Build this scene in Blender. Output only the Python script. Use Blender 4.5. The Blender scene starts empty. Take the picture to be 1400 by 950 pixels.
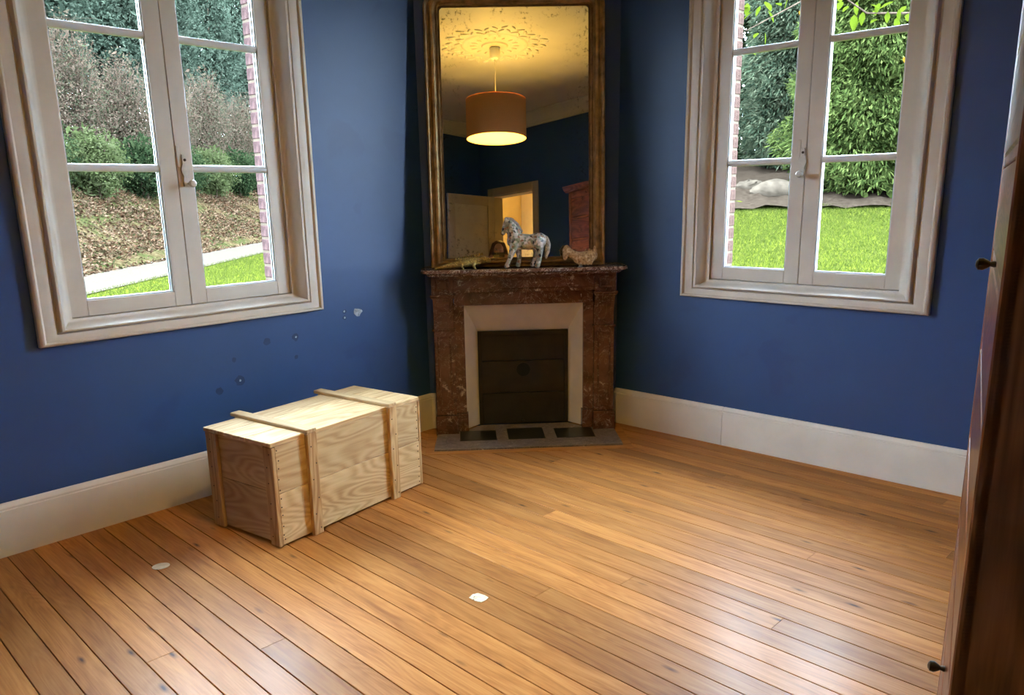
import bpy, bmesh, math, random
import numpy as np
from mathutils import Vector, Matrix
random.seed(7); RNG = np.random.default_rng(7)
sc = bpy.context.scene
COL = sc.collection
R = math.radians

# ------------------------------------------------------------------ camera
FPX, PY, PITCH, ROLL, H = 1074.74, 525.0, R(13.539), R(-1.0276), 1.45
cam_d = bpy.data.cameras.new('camera'); cam = bpy.data.objects.new('camera', cam_d); COL.objects.link(cam)
cam_d.sensor_fit = 'HORIZONTAL'; cam_d.sensor_width = 36; cam_d.lens = FPX / 1400 * 36
cam_d.shift_y = (PY - 475) / 1400; cam_d.clip_start = 0.004; cam_d.clip_end = 300
_r0 = Vector((1, 0, 0)); _d0 = Vector((0, -math.sin(PITCH), -math.cos(PITCH))); _f = Vector((0, math.cos(PITCH), -math.sin(PITCH)))
_rx = math.cos(ROLL) * _r0 - math.sin(ROLL) * _d0; _dn = math.sin(ROLL) * _r0 + math.cos(ROLL) * _d0
_m = Matrix((_rx, -_dn, -_f)).transposed().to_4x4(); _m.translation = (0, 0, H); cam.matrix_world = _m
sc.camera = cam

# ------------------------------------------------------------------ sky, exposure
SKY = 42.0
LAMP = 1050.0        # bulb emission
HALL = 110.0
w = bpy.data.worlds.new('overcast_sky'); sc.world = w; w.use_nodes = True
_bg = w.node_tree.nodes['Background']; _bg.inputs[0].default_value = (0.66, 0.81, 1.0, 1); _bg.inputs[1].default_value = SKY
sc.view_settings.view_transform = 'Standard'; sc.view_settings.look = 'None'
sc.view_settings.exposure = 0.3; sc.view_settings.gamma = 1.0; sc.view_settings.use_curve_mapping = False
sc.cycles.use_denoising = True
sc.cycles.max_bounces = 8; sc.cycles.diffuse_bounces = 4; sc.cycles.glossy_bounces = 4
sc.cycles.transparent_max_bounces = 16; sc.cycles.sample_clamp_indirect = 6
sc.cycles.caustics_reflective = False; sc.cycles.caustics_refractive = False

# ------------------------------------------------------------------ room frames
AL = R(42.6335)
EL = Vector((math.sin(AL), math.cos(AL), 0)); NL = Vector((-math.cos(AL), math.sin(AL), 0))
CL, CR = 3.6840, 4.0877          # left wall c = CL, right wall l = CR  (point = l*EL + c*NL)
CB, LB = -0.40, -0.75            # wall with the doorway, wall behind on the left
CEIL = 3.12
def lc(l, c, z=0.0): return EL * l + NL * c + Vector((0, 0, z))
PLw = lc(CR - .8595, CL); PRw = lc(CR, CL - .8318)
TB = (PRw - PLw).normalized(); OB = (PLw + PRw) / 2; HB = (PRw - PLw).length / 2
def frame(o, x):                 # matrix: x to the right seen from inside, y out of the room, z up
    y = Vector((-x.y, x.x, 0)); m = Matrix((x, y, Vector((0, 0, 1)))).transposed().to_4x4(); m.translation = o; return m
F_LEFT = frame(lc(0, CL), EL); F_RIGHT = frame(lc(CR, 0), -NL); F_CHIM = frame(OB, TB)
F_BR = frame(lc(0, CB), -EL); F_BL = frame(lc(LB, 0), NL)
def pix_dir(u, v):
    X = (u - 700) / FPX; Y = (v - PY) / FPX
    return (_f + _rx * X + _dn * Y)
def pix_floor(u, v, z=0.0):
    d = pix_dir(u, v); return Vector((0, 0, H)) + d * ((z - H) / d.z)

# ------------------------------------------------------------------ mesh helpers
class MB:
    def __init__(s): s.v = []; s.f = []
    def add(s, v, f):
        n = len(s.v); s.v += [tuple(p) for p in v]; s.f += [tuple(i + n for i in q) for q in f]; return s
    def box(s, x0, x1, y0, y1, z0, z1, b=0.0):
        if b <= 0:
            v = [(x, y, z) for z in (z0, z1) for y in (y0, y1) for x in (x0, x1)]
            return s.add(v, [(0, 2, 3, 1), (4, 5, 7, 6), (0, 1, 5, 4), (2, 6, 7, 3), (0, 4, 6, 2), (1, 3, 7, 5)])
        bm = bmesh.new(); bmesh.ops.create_cube(bm, size=1)
        for p in bm.verts: p.co = Vector(((x0 + x1) / 2 + p.co.x * (x1 - x0), (y0 + y1) / 2 + p.co.y * (y1 - y0), (z0 + z1) / 2 + p.co.z * (z1 - z0)))
        bmesh.ops.bevel(bm, geom=bm.edges[:], offset=b, segments=1, affect='EDGES')
        return s.bm(bm)
    def bm(s, bm, mat=None):
        bm.verts.index_update()
        s.add([(mat @ p.co if mat else p.co) for p in bm.verts], [[p.index for p in f.verts] for f in bm.faces]); bm.free(); return s
    def prism(s, poly, z0, z1, axes='xyz'):       # poly in the first two axes, extruded along the third
        def P(a, b, c):
            d = dict(zip(axes, (a, b, c))); return (d['x'], d['y'], d['z'])
        n = len(poly); v = [P(a, b, z0) for a, b in poly] + [P(a, b, z1) for a, b in poly]
        f = [tuple(range(n))[::-1], tuple(range(n, 2 * n))] + [(i, (i + 1) % n, (i + 1) % n + n, i + n) for i in range(n)]
        return s.add(v, f)
    def lathe(s, prof, n=24, o=(0, 0, 0), axis='z', cap=True):
        v = []; f = []
        for r, h in prof:
            for k in range(n):
                a = 2 * math.pi * k / n; c, t = r * math.cos(a), r * math.sin(a)
                p = {'z': (c, t, h), 'y': (c, h, t), 'x': (h, c, t)}[axis]; v.append((p[0] + o[0], p[1] + o[1], p[2] + o[2]))
        m = len(prof)
        for i in range(m - 1):
            for k in range(n): f.append((i * n + k, i * n + (k + 1) % n, (i + 1) * n + (k + 1) % n, (i + 1) * n + k))
        if cap: f += [tuple(range(n))[::-1], tuple(range((m - 1) * n, m * n))]
        return s.add(v, f)
    def tube(s, pts, rad, n=8):
        pts = [Vector(p) for p in pts]; rad = rad if isinstance(rad, (list, tuple)) else [rad] * len(pts); v = []; f = []
        for i, p in enumerate(pts):
            d = (pts[min(i + 1, len(pts) - 1)] - pts[max(i - 1, 0)]).normalized()
            a = d.cross(Vector((0, 0, 1)) if abs(d.z) < .9 else Vector((1, 0, 0))).normalized(); b = d.cross(a)
            for k in range(n): v.append(p + (a * math.cos(2 * math.pi * k / n) + b * math.sin(2 * math.pi * k / n)) * rad[i])
        for i in range(len(pts) - 1):
            for k in range(n): f.append((i * n + k, i * n + (k + 1) % n, (i + 1) * n + (k + 1) % n, (i + 1) * n + k))
        f += [tuple(range(n))[::-1], tuple(range((len(pts) - 1) * n, len(pts) * n))]
        return s.add(v, f)
    def ball(s, o, r, seg=12):
        bm = bmesh.new(); bmesh.ops.create_uvsphere(bm, u_segments=seg, v_segments=max(6, seg // 2 + 2), radius=1)
        r = r if isinstance(r, (tuple, list)) else (r, r, r)
        return s.bm(bm, Matrix.Translation(o) @ Matrix.Diagonal((*r, 1)))
    def cap(s, a, b, ra, rb, seg=12):              # tapered limb with round ends
        s.tube([a, b], [ra, rb], seg); s.ball(a, ra * 1.0, seg); return s.ball(b, rb, seg)
    def sweep(s, rects):                           # rectangular picture-frame rings: list of (x0,x1,z0,z1,y)
        v = []; f = []
        for x0, x1, z0, z1, y in rects: v += [(x0, y, z0), (x1, y, z0), (x1, y, z1), (x0, y, z1)]
        for i in range(len(rects) - 1):
            for k in range(4): f.append((i * 4 + k, i * 4 + (k + 1) % 4, i * 4 + 4 + (k + 1) % 4, i * 4 + 4 + k))
        return s.add(v, f)
    def mesh(s, name, m=None, smooth=False):
        me = bpy.data.meshes.new(name); me.from_pydata(s.v, [], s.f)
        bm = bmesh.new(); bm.from_mesh(me); bmesh.ops.recalc_face_normals(bm, faces=bm.faces); bm.to_mesh(me); bm.free()
        if m: me.materials.append(m)
        if smooth:
            me.polygons.foreach_set('use_smooth', [True] * len(me.polygons))
            try: me.set_sharp_from_angle(angle=R(38))
            except Exception: pass
        me.update(); return me
    def build(s, name, m, parent=None, smooth=False, loc=None, mw=None):
        return link(name, s.mesh(name, m, smooth), parent, loc, mw)
def link(name, me, parent=None, loc=None, mw=None):
    o = bpy.data.objects.new(name, me); COL.objects.link(o)
    if parent: o.parent = parent
    if mw is not None: o.matrix_local = mw
    elif loc is not None: o.location = loc
    return o
def tag(o, label=None, cat=None, group=None, kind=None):
    if label: o['label'] = label
    if cat: o['category'] = cat
    if group: o['group'] = group
    if kind: o['kind'] = kind
    return o
def empty(name, mw=None, loc=None, label=None, cat=None, group=None, kind=None):
    o = bpy.data.objects.new(name, None); COL.objects.link(o); o.empty_display_size = .1
    if mw is not None: o.matrix_world = mw
    elif loc is not None: o.location = loc
    return tag(o, label, cat, group, kind)
def bake(o, voxel, smooth=6, fac=.5):              # voxel remesh of overlapping limbs into one continuous skin
    a = o.modifiers.new('r', 'REMESH'); a.mode = 'VOXEL'; a.voxel_size = voxel
    b = o.modifiers.new('s', 'SMOOTH'); b.iterations = smooth; b.factor = fac
    dg = bpy.context.evaluated_depsgraph_get(); dg.update()
    me = bpy.data.meshes.new_from_object(o.evaluated_get(dg)); ms = list(o.data.materials)
    o.modifiers.clear(); o.data = me
    if not me.materials:
        for m in ms: me.materials.append(m)
    me.polygons.foreach_set('use_smooth', [True] * len(me.polygons)); return o

# ------------------------------------------------------------------ material helpers
class NT:
    def __init__(s, name):
        s.m = bpy.data.materials.new(name); s.m.use_nodes = True; s.t = s.m.node_tree; s.b = s.t.nodes['Principled BSDF']; s.out = s.t.nodes['Material Output']
    def n(s, typ, ins=None, **kw):
        x = s.t.nodes.new('ShaderNode' + typ)
        for k, v in kw.items(): setattr(x, k, v)
        for k, v in (ins or {}).items(): s.set(x.inputs[k], v)
        return x
    def set(s, sock, v):
        if isinstance(v, bpy.types.NodeSocket): s.t.links.new(v, sock)
        elif isinstance(v, bpy.types.Node): s.t.links.new(v.outputs[0], sock)
        else:
            if hasattr(sock.default_value, '__len__') and not hasattr(v, '__len__'): v = [v] * len(sock.default_value)
            if hasattr(v, '__len__') and len(v) == 3 and len(sock.default_value) == 4: v = (*v, 1)
            sock.default_value = v
    def P(s, **kw):
        for k, v in kw.items(): s.set(s.b.inputs[k.replace('_', ' ')], v)
        return s
    def ramp(s, fac, *stops, interp='LINEAR'):
        x = s.n('ValToRGB', {0: fac}); e = x.color_ramp; e.interpolation = interp
        while len(e.elements) < len(stops): e.elements.new(.5)
        for el, (p, c) in zip(e.elements, stops): el.position = p; el.color = (*c, 1) if hasattr(c, '__len__') else (c, c, c, 1)
        return x.outputs[0]
    def mix(s, fac, a, b, mode='MIX'):
        x = s.n('Mix', data_type='RGBA', blend_type=mode); s.set(x.inputs[0], fac); s.set(x.inputs[6], a); s.set(x.inputs[7], b); return x.outputs[2]
    def math(s, op, a, b=0.0):
        x = s.n('Math', operation=op); s.set(x.inputs[0], a); s.set(x.inputs[1], b); return x.outputs[0]
    def co(s, scale=(1, 1, 1), rnd=0.0, src='Object', rot=(0, 0, 0)):
        t = s.n('TexCoord'); v = t.outputs[src]
        if rnd:
            oi = s.n('ObjectInfo'); k = s.n('VectorMath', {0: oi.outputs['Random'], 1: (rnd, rnd * .73, rnd * .41)}, operation='MULTIPLY')
            a = s.n('VectorMath', {0: v, 1: k.outputs[0]}, operation='ADD'); v = a.outputs[0]
        return s.n('Mapping', {'Vector': v, 'Scale': scale, 'Rotation': rot}).outputs[0]
    def noise(s, v, sc_=5, det=4, ro=.55, dist=0, out=0): return s.n('TexNoise', {'Vector': v, 'Scale': sc_, 'Detail': det, 'Roughness': ro, 'Distortion': dist}).outputs[out]
    def bump(s, h, st=.2, d=.01):
        x = s.n('Bump', {'Height': h, 'Strength': st, 'Distance': d}); s.set(s.b.inputs['Normal'], x); return s
def plain(name, c, rough=.5, var=.06, sc_=12, metal=0, bump=.05, coat=0, spec=.5):
    t = NT(name); v = t.co(); n = t.noise(v, sc_, 5)
    lo = tuple(max(0, k * (1 - var * 2)) for k in c); hi = tuple(k * (1 + var * 2) for k in c)
    t.P(Base_Color=t.ramp(n, (.3, lo), (.7, hi)), Roughness=rough, Metallic=metal, Coat_Weight=coat, Specular_IOR_Level=spec)
    if bump: t.bump(t.noise(v, sc_ * 6, 4), bump, .004)
    return t.m
def wood(name, dark, mid, light, axis='x', rough=.45, coat=0.0, crough=.2, knots=0.0, fine=1.0, knot_c=(.05, .02, .01), rnd=40, var=.25, bump=.08, ksc=1.0, grain=1.0, rw=.24, bw=.62, spec=.5, fw=.26):
    t = NT(name); a = {'x': (1, 1, 1), 'y': (0, 0, math.pi / 2), 'z': (0, math.pi / 2, 0)}
    rot = (0, 0, 0) if axis == 'x' else a[axis]
    base = t.co(rnd=rnd, rot=rot)
    def st(sx, sy, sz): return t.n('Mapping', {'Vector': base, 'Scale': (sx, sy, sz)}).outputs[0]
    warp = t.noise(st(1.2, 5, 5), 1.6, 3, .5)
    big = t.noise(st(.9, 9 * fine, 9 * fine), 2.2, 5, .6, .6)
    ct = t.noise(st(.42, 3.4 * fine, 3.4 * fine), 1.9, 2, .45, .3)
    ring = t.math('MULTIPLY_ADD', t.math('SINE', t.math('MULTIPLY', ct, 150.0)), .5); ring.node.inputs[2].default_value = .5
    fib = t.noise(st(5, 190 * fine, 190 * fine), 1.0, 3, .6)
    f = t.math('ADD', t.math('MULTIPLY', big, bw + (1 - grain) * .2), t.math('ADD', t.math('MULTIPLY', ring, rw * grain), t.math('MULTIPLY', fib, fw * grain)))
    f = t.math('ADD', f, (1 - grain) * .16 + (.24 - rw) * .5 + (.62 - bw) * .5 + (.26 - fw) * .5)
    c = t.ramp(f, (.36, dark), (.54, mid), (.74, light))
    oi = t.n('ObjectInfo').outputs['Random']
    c = t.mix(1.0, c, t.ramp(oi, (0, 1 - var), (1, 1 + var * .55)), 'MULTIPLY')
    if knots:
        vo = t.n('TexVoronoi', {'Vector': st(2.1 * ksc, 7.5 * ksc, 7.5 * ksc), 'Scale': 1.0, 'Randomness': 1.0})
        wob = t.math('ADD', vo.outputs['Distance'], t.math('MULTIPLY', t.noise(st(30, 60, 60), 1, 2), .05))
        k = t.ramp(wob, (.055, 1), (.085, .6), (.16, 0)); k = t.math('MULTIPLY', k, knots); c = t.mix(k, c, knot_c)
    t.P(Base_Color=c, Roughness=rough, Coat_Weight=coat, Coat_Roughness=crough, Specular_IOR_Level=spec)
    t.bump(t.math('ADD', f, t.math('MULTIPLY', warp, .5)), bump, .003)
    return t.m
def marble(name, base, mid, vein, sc_=7.0, rough=.28, amount=.5, spots=True, wide=.009):
    t = NT(name); v = t.co(rnd=9)
    n = t.noise(v, sc_, 8, .65, 1.2)
    c = t.ramp(n, (.3, base), (.62, mid), (.8, tuple(min(1, k * 1.5) for k in mid)))
    ve = t.noise(v, sc_ * .9, 9, .62, 2.6); r = t.math('ABSOLUTE', t.math('SUBTRACT', ve, .5))
    c = t.mix(t.math('MULTIPLY', t.ramp(r, (.0, 1), (wide, 0)), amount), c, vein)
    if spots:
        s2 = t.noise(v, sc_ * 2.4, 5, .65, .5); c = t.mix(t.math('MULTIPLY', t.ramp(s2, (.62, 0), (.68, 1)), amount), c, vein)
    t.P(Base_Color=c, Roughness=rough); return t.m
def emis(name, c, s):
    t = NT(name); e = t.n('Emission', {0: c, 1: s}); t.set(t.out.inputs[0], e); return t.m

# wall paint: matt blue with patches where it was touched up, fine roller texture
def blue_paint(name):
    t = NT(name); v = t.co(src='Object')
    n = t.noise(v, 1.3, 5, .6); m = t.noise(v, 3.1, 3, .5, .4)
    c = t.ramp(n, (.3, (.017, .054, .170)), (.7, (.021, .068, .215)))
    c = t.mix(t.math('MULTIPLY', t.ramp(m, (.63, 0), (.67, 1)), .35), c, (.012, .040, .165))
    t.P(Base_Color=c, Roughness=.45, Specular_IOR_Level=.5); t.bump(t.noise(v, 160, 3), .12, .002); return t.m
MT = {}
MT['blue'] = blue_paint('blue_wall_paint')
MT['cream'] = plain('cream_window_paint', (.60, .545, .47), .45, .03, 6, bump=.04)
MT['white'] = plain('white_gloss_paint', (.70, .685, .655), .45, .03, 5, bump=.03)
MT['whitebar'] = plain('white_glazing_bar', (.68, .70, .72), .4, .02)
MT['spacer'] = plain('aluminium_spacer', (.62, .66, .70), .3, .03, metal=.4)
MT['ceil'] = plain('ceiling_paint', (.58, .55, .49), .7, .03, 3)
MT['floor'] = wood('varnished_pine_boards', (.25, .090, .022), (.42, .178, .046), (.57, .28, .085), 'x', .46, .09, .20, .95, 1.0, (.035, .012, .007), var=.30, bump=.05, grain=1.15, ksc=1.55, rw=.05, spec=.22)
MT['sub'] = plain('dark_subfloor', (.035, .018, .01), .9)
MT['crate'] = wood('raw_pine_crate', (0.374, 0.2226, 0.09374), (0.561, 0.3918, 0.1953), (0.6945, 0.5342, 0.2969), 'x', .65, 0, .2, .6, .75, (0.1959, 0.08904, 0.03125), var=.16, ksc=.55, rw=.17, bw=.42, fw=.20)
MT['crate_y'] = wood('raw_pine_crate_end', (0.3562, 0.2137, 0.08984), (0.5164, 0.3562, 0.1719), (0.6411, 0.4808, 0.2578), 'y', .65, 0, .2, .5, .75, (0.1959, 0.08904, 0.03125), var=.14, ksc=.55, rw=.17, bw=.42, fw=.20)
MT['crate_z'] = wood('raw_pine_batten', (0.3384, 0.187, 0.07031), (0.4986, 0.3205, 0.1406), (0.6055, 0.4274, 0.2109), 'z', .65, 0, .2, .6, 1.0, (0.1781, 0.08014, 0.03125), var=.14)
MT['nail'] = plain('rusty_nail', (.05, .03, .02), .6, .1, metal=.5)
MT['marble'] = marble('red_brown_marble', (.045, .017, .011), (.15, .066, .042), (.66, .54, .43), 6.5, .22, .6, wide=.006)
MT['marble_top'] = marble('veined_marble_shelf', (.07, .03, .022), (.19, .11, .085), (.66, .59, .52), 14, .25, .95, wide=.03)
MT['hearth'] = marble('grey_brown_hearth_stone', (.10, .078, .068), (.24, .195, .175), (.60, .56, .52), 12, .3, .7)
MT['slate'] = plain('black_slate_tile', (.010, .012, .012), .35, .1, 20, coat=.2)
MT['iron'] = plain('blackened_iron', (.018, .014, .010), .6, .25, 9, metal=.2, bump=.2)
MT['hole'] = plain('black_and_hole_dark', (.002, .002, .002), .9)  # near black: painted dark of the flue hole, also lenses and irises
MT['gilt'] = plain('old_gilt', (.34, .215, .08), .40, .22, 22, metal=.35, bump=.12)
MT['giltdk'] = plain('old_gilt_dark', (.17, .095, .032), .5, .25, 25, metal=.3, bump=.12)  # darker gilt tone for the inner fillet and bead string
MT['dresser'] = wood('red_brown_wood', (.10, .032, .012), (.21, .078, .030), (.30, .12, .05), 'x', .32, .6, .14, .4, .8, (.03, .01, .006), var=.1)
MT['dresser_z'] = wood('red_brown_wood_upright', (.085, .029, .011), (.19, .074, .030), (.27, .115, .05), 'z', .32, .6, .14, .4, .8, (.03, .01, .006), var=.1)
MT['blackknob'] = plain('black_knob', (.008, .008, .008), .35, .1, coat=.3)
MT['brass'] = plain('dull_brass', (.35, .24, .09), .4, .1, metal=.8)
MT['iron_paint'] = plain('painted_handle', (.58, .54, .48), .4, .05, 40, bump=.1)
# glazing: clear pane with a plain fresnel reflection
t = NT('window_glass'); lw = t.n('LayerWeight', {'Blend': .12}); mx = t.n('MixShader', {0: t.math('MULTIPLY', lw.outputs['Fresnel'], .9), 1: t.n('BsdfTransparent', {0: (.97, .99, .98)}), 2: t.n('BsdfGlossy', {0: (1, 1, 1), 'Roughness': .01})})
t.set(t.out.inputs[0], mx); MT['glass'] = t.m
# old silvering with dark blotches near the edges
t = NT('old_mirror_silver'); v = t.co(); g = t.n('BsdfGlossy', {0: (.80, .80, .77), 'Roughness': .008})
d = t.n('BsdfDiffuse', {0: (.05, .04, .025)})
sx = t.n('SeparateXYZ', {0: t.co()})
ex = t.math('MULTIPLY', t.math('ABSOLUTE', t.math('ADD', sx.outputs[0], .0275)), 2.34)
ez = t.math('MULTIPLY', t.math('ABSOLUTE', t.math('SUBTRACT', sx.outputs[2], .76)), 1.43)
edge = t.math('MAXIMUM', ex, ez)
sp = t.noise(v, 38, 6, .75); bl = t.noise(v, 7, 3, .5)
k = t.math('MULTIPLY', t.ramp(sp, (.53, 0), (.62, 1)), t.math('MULTIPLY', t.ramp(edge, (.62, 0), (.95, 1)), t.ramp(bl, (.44, 0), (.58, 1))))
t.set(t.out.inputs[0], t.n('MixShader', {0: t.math('MULTIPLY', k, .75), 1: g, 2: d})); MT['mirror'] = t.m

# ------------------------------------------------------------------ the setting: floor
def clip(poly, n, c):            # keep n.p <= c
    out = []
    for i in range(len(poly)):
        a, b = poly[i], poly[(i + 1) % len(poly)]; da, db = a[0] * n[0] + a[1] * n[1] - c, b[0] * n[0] + b[1] * n[1] - c
        if da <= 0: out.append(a)
        if da * db < 0: k = da / (da - db); out.append((a[0] + (b[0] - a[0]) * k, a[1] + (b[1] - a[1]) * k))
    return out
ROOM = [lc(LB, CB), lc(CR, CB), PRw, PLw, lc(LB, CL)]
m = MB(); m.prism([(p.x, p.y) for p in [lc(LB - .05, CB - 2.2), lc(CR + .05, CB - 2.2), lc(CR + .05, CL - .80), lc(CR - .83, CL + .05), lc(LB - .05, CL + .05)]], -.34, -.026)
floor = tag(m.build('floor', MT['sub']), 'orange varnished pine floorboards laid across the blue room', kind='structure')
AP = R(-45.2); EP = Vector((math.sin(AP), math.cos(AP), 0)); NP = Vector((EP.y, -EP.x, 0))     # boards run along EP
PW, GAP = .0968, .0036
p0 = NP.dot(Vector((-2.1467, 3.0722, 0)))
walls = []
for i in range(5):
    a, b = ROOM[i], ROOM[(i + 1) % 5]; d = (b - a).normalized(); n = Vector((d.y, -d.x, 0)); walls.append((n, n.dot(a) + .02))
hearth_c = None
for i in range(-24, 40):
    q0 = p0 + i * PW; q1 = q0 + PW - GAP
    strip = [(-6, q0), (8, q0), (8, q1), (-6, q1)]
    for n, c in walls: strip = clip(strip, (n.dot(EP), n.dot(NP)), c)
    if len(strip) < 3: continue
    xs = [p[0] for p in strip]; x0, x1 = min(xs), max(xs)
    cuts = [x0]; L = x1 - x0
    if L > 1.5 and random.random() < .55: cuts.append(x0 + L * random.uniform(.25, .75))
    cuts.append(x1)
    for a, b in zip(cuts[:-1], cuts[1:]):
        pc = clip(clip(strip, (-1, 0), -a), (1, 0), b - (.0015 if b < x1 else 0))
        if len(pc) < 3: continue
        pts = [(p[0] - a, p[1] - q0) for p in pc]
        e = .0012
        cx = sum(p[0] for p in pts) / len(pts); cy = sum(p[1] for p in pts) / len(pts)
        mm = MB(); n_ = len(pts)
        ins = [(p[0], min(max(p[1], e), q1 - q0 - e)) for p in pts]
        mm.add([(x, y, -.024) for x, y in pts] + [(x, y, -e) for x, y in pts] + [(x, y, random.uniform(-.0004, 0)) for x, y in ins],
               [tuple(range(n_))[::-1], tuple(range(2 * n_, 3 * n_))] + [(k, (k + 1) % n_, (k + 1) % n_ + n_, k + n_) for k in range(n_)] + [(k + n_, (k + 1) % n_ + n_, (k + 1) % n_ + 2 * n_, k + 2 * n_) for k in range(n_)])
        me = mm.mesh('floorboard', MT['floor'])
        mw = Matrix((EP, NP, Vector((0, 0, 1)))).transposed()
        if mw.determinant() < 0:
            for v_ in me.vertices: v_.co.y = -v_.co.y
            me.flip_normals(); mw = Matrix((EP, -NP, Vector((0, 0, 1)))).transposed()
        mw = mw.to_4x4(); mw.translation = EP * a + NP * q0
        link('floorboard', me, floor, mw=mw)

# ------------------------------------------------------------------ walls
WIN = {'left': (1.758, .548, .497), 'right': (-1.716, .515, .462)}   # centre, sash half width, brick opening half width
ZS0, ZS1 = .957, 2.79
def windowed_wall(name, fr, x0, x1, key, label):
    cx, hs, hb = WIN[key]; m = MB()
    for a, b, y0, y1, zb, zt in ((cx - hs - .055, cx + hs + .055, 0, .10, ZS0 - .055, ZS1 + .055), (cx - hb - .02, cx + hb + .02, .10, .21, ZS0 + .0, ZS1 - .03)):
        m.box(x0, a, y0, y1, 0, CEIL + .2); m.box(b, x1, y0, y1, 0, CEIL + .2); m.box(a, b, y0, y1, 0, zb); m.box(a, b, y0, y1, zt, CEIL + .2)
    o = tag(m.build(name, MT['blue']), label, kind='structure'); o.matrix_world = fr; return o
wl = windowed_wall('wall_left', F_LEFT, LB - .3, CR - .8595 + .12, 'left', 'matt blue wall with the window beside the crate')
wr = windowed_wall('wall_right', F_RIGHT, -(CL - .8318) - .12, -CB + .3, 'right', 'matt blue wall with the window overlooking the lawn')
m = MB(); m.box(-HB - .12, HB + .12, 0, .3, 0, CEIL + .2)
wc = tag(m.build('wall_chimney', MT['blue']), 'narrow blue chimney wall cutting off the corner', kind='structure'); wc.matrix_world = F_CHIM
DL0, DL1, DZ = -.50, .21, 2.24      # doorway in the wall behind: l range, height
m = MB()
m.box(-CR - .3, -DL1, 0, .14, 0, CEIL + .2); m.box(-DL0, -LB + .3, 0, .14, 0, CEIL + .2); m.box(-DL1, -DL0, 0, .14, DZ, CEIL + .2)
wbr = tag(m.build('wall_back_right', MT['blue']), 'matt blue wall with the open doorway', kind='structure'); wbr.matrix_world = F_BR
m = MB(); m.box(CB - .3, CL + .3, 0, .14, 0, CEIL + .2)
wbl = tag(m.build('wall_back_left', MT['blue']), 'plain matt blue wall behind the open door leaf', kind='structure'); wbl.matrix_world = F_BL
m = MB(); m.prism([(p.x, p.y) for p in [lc(LB - .3, CB - .3), lc(CR + .3, CB - .3), lc(CR + .3, CL + .3), lc(LB - .3, CL + .3)]], CEIL, CEIL + .15)
ceiling = tag(m.build('ceiling', MT['ceil']), 'off white plaster ceiling of the blue room', kind='structure')

# bricks of the outer window jambs
MT['brick_r'] = plain('red_brick', (.088, .054, .045), .8, .2, 30, bump=.3, spec=0.0)
MT['brick_l'] = plain('plum_brick', (.092, .056, .054), .8, .2, 30, bump=.3, spec=0.0)
MT['mortar'] = plain('lime_mortar', (0.1266, 0.09694, 0.07362), .9, .08, 30, bump=.3, spec=0.0)
MT['stone'] = plain('weathered_stone_sill', (0.0584, 0.0495, 0.03787), .9, .25, 25, bump=.4, spec=0.0)
for key, wall in (('left', wl), ('right', wr)):
    cx, hs, hb = WIN[key]; mat_b = MT['brick_l' if key == 'left' else 'brick_r']
    bmesh_ = MB().box(0, .102, .112, .200, 0, .058, .003).mesh('brick', mat_b)
    mo = MB()
    for s in (-1, 1):
        xa = cx + s * (hb + .004); xb = cx + s * (hb + .10); mo.box(min(xa, xb), max(xa, xb), .110, .1995, ZS0, ZS1 - .03)
        z = ZS0 + .012
        while z < ZS1 - .09:
            o = link('brick', bmesh_, wall, loc=(cx + s * hb if s > 0 else cx - hb - .102, 0, z)); z += .0715
    mo.build('mortar_joint', MT['mortar'], wall)
    MB().box(cx - hb - .06, cx + hb + .06, .101, .29, ZS0 - .02, ZS0 + .055, .008).build('outer_sill', MT['stone'], wall)

# ------------------------------------------------------------------ baseboards
def base_profile(h=.227, t=.026): return [(0, 0), (-t, 0), (-t, h - .030), (-t + .004, h - .026), (-t + .003, h - .018), (-t + .012, h - .004), (-.006, h), (0, h)]
def baseboard(name, fr, cuts, label):
    e = empty(name, mw=fr, label=label, kind='structure')
    for a, b in zip(cuts[:-1], cuts[1:]):
        MB().prism(base_profile(), a + .0018, b - .0018, 'yzx').build('board', MT['white'], e)
baseboard('baseboard_left', F_LEFT, [LB, CR - .8595], 'tall off white skirting board under the window beside the crate')
baseboard('baseboard_right', F_RIGHT, [-(CL - .8318), -2.083, -CB], 'tall white skirting board in two lengths under the lawn window')
baseboard('baseboard_chimney', F_CHIM, [-HB, -.56], 'short skirting return left of the marble fireplace')
baseboard('baseboard_back_left', F_BL, [CB, CL], 'white skirting board on the plain back wall')
baseboard('baseboard_back_right', F_BR, [-CR, -DL1 - .09], 'white skirting board beside the doorway')

# ------------------------------------------------------------------ cornice
m = MB(); prof = [(0, -.0), (.13, -.0), (.13, -.014), (.115, -.02), (.10, -.03), (.075, -.048), (.05, -.075), (.035, -.10), (.03, -.118), (.018, -.122), (.018, -.138), (0, -.145)]
n5 = len(ROOM); cen = sum(ROOM, Vector()) / n5
rings = []
for u, dz in prof:
    pts = []
    for i in range(n5):
        a, b, c = ROOM[i - 1], ROOM[i], ROOM[(i + 1) % n5]
        d1 = (b - a).normalized(); d2 = (c - b).normalized(); n1 = Vector((-d1.y, d1.x, 0)); n2 = Vector((-d2.y, d2.x, 0))
        bis = (n1 + n2); bis = bis / bis.dot(n1); pts.append(b + bis * u + Vector((0, 0, CEIL + dz)))
    rings.append(pts)
vv = [p for r_ in rings for p in r_]; ff = []
for i in range(len(rings) - 1):
    for k in range(n5): ff.append((i * n5 + k, i * n5 + (k + 1) % n5, (i + 1) * n5 + (k + 1) % n5, (i + 1) * n5 + k))
tag(m.add(vv, ff).build('trim_1', MT['ceil']), 'moulded off white plaster cornice round the ceiling', kind='structure')

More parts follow.
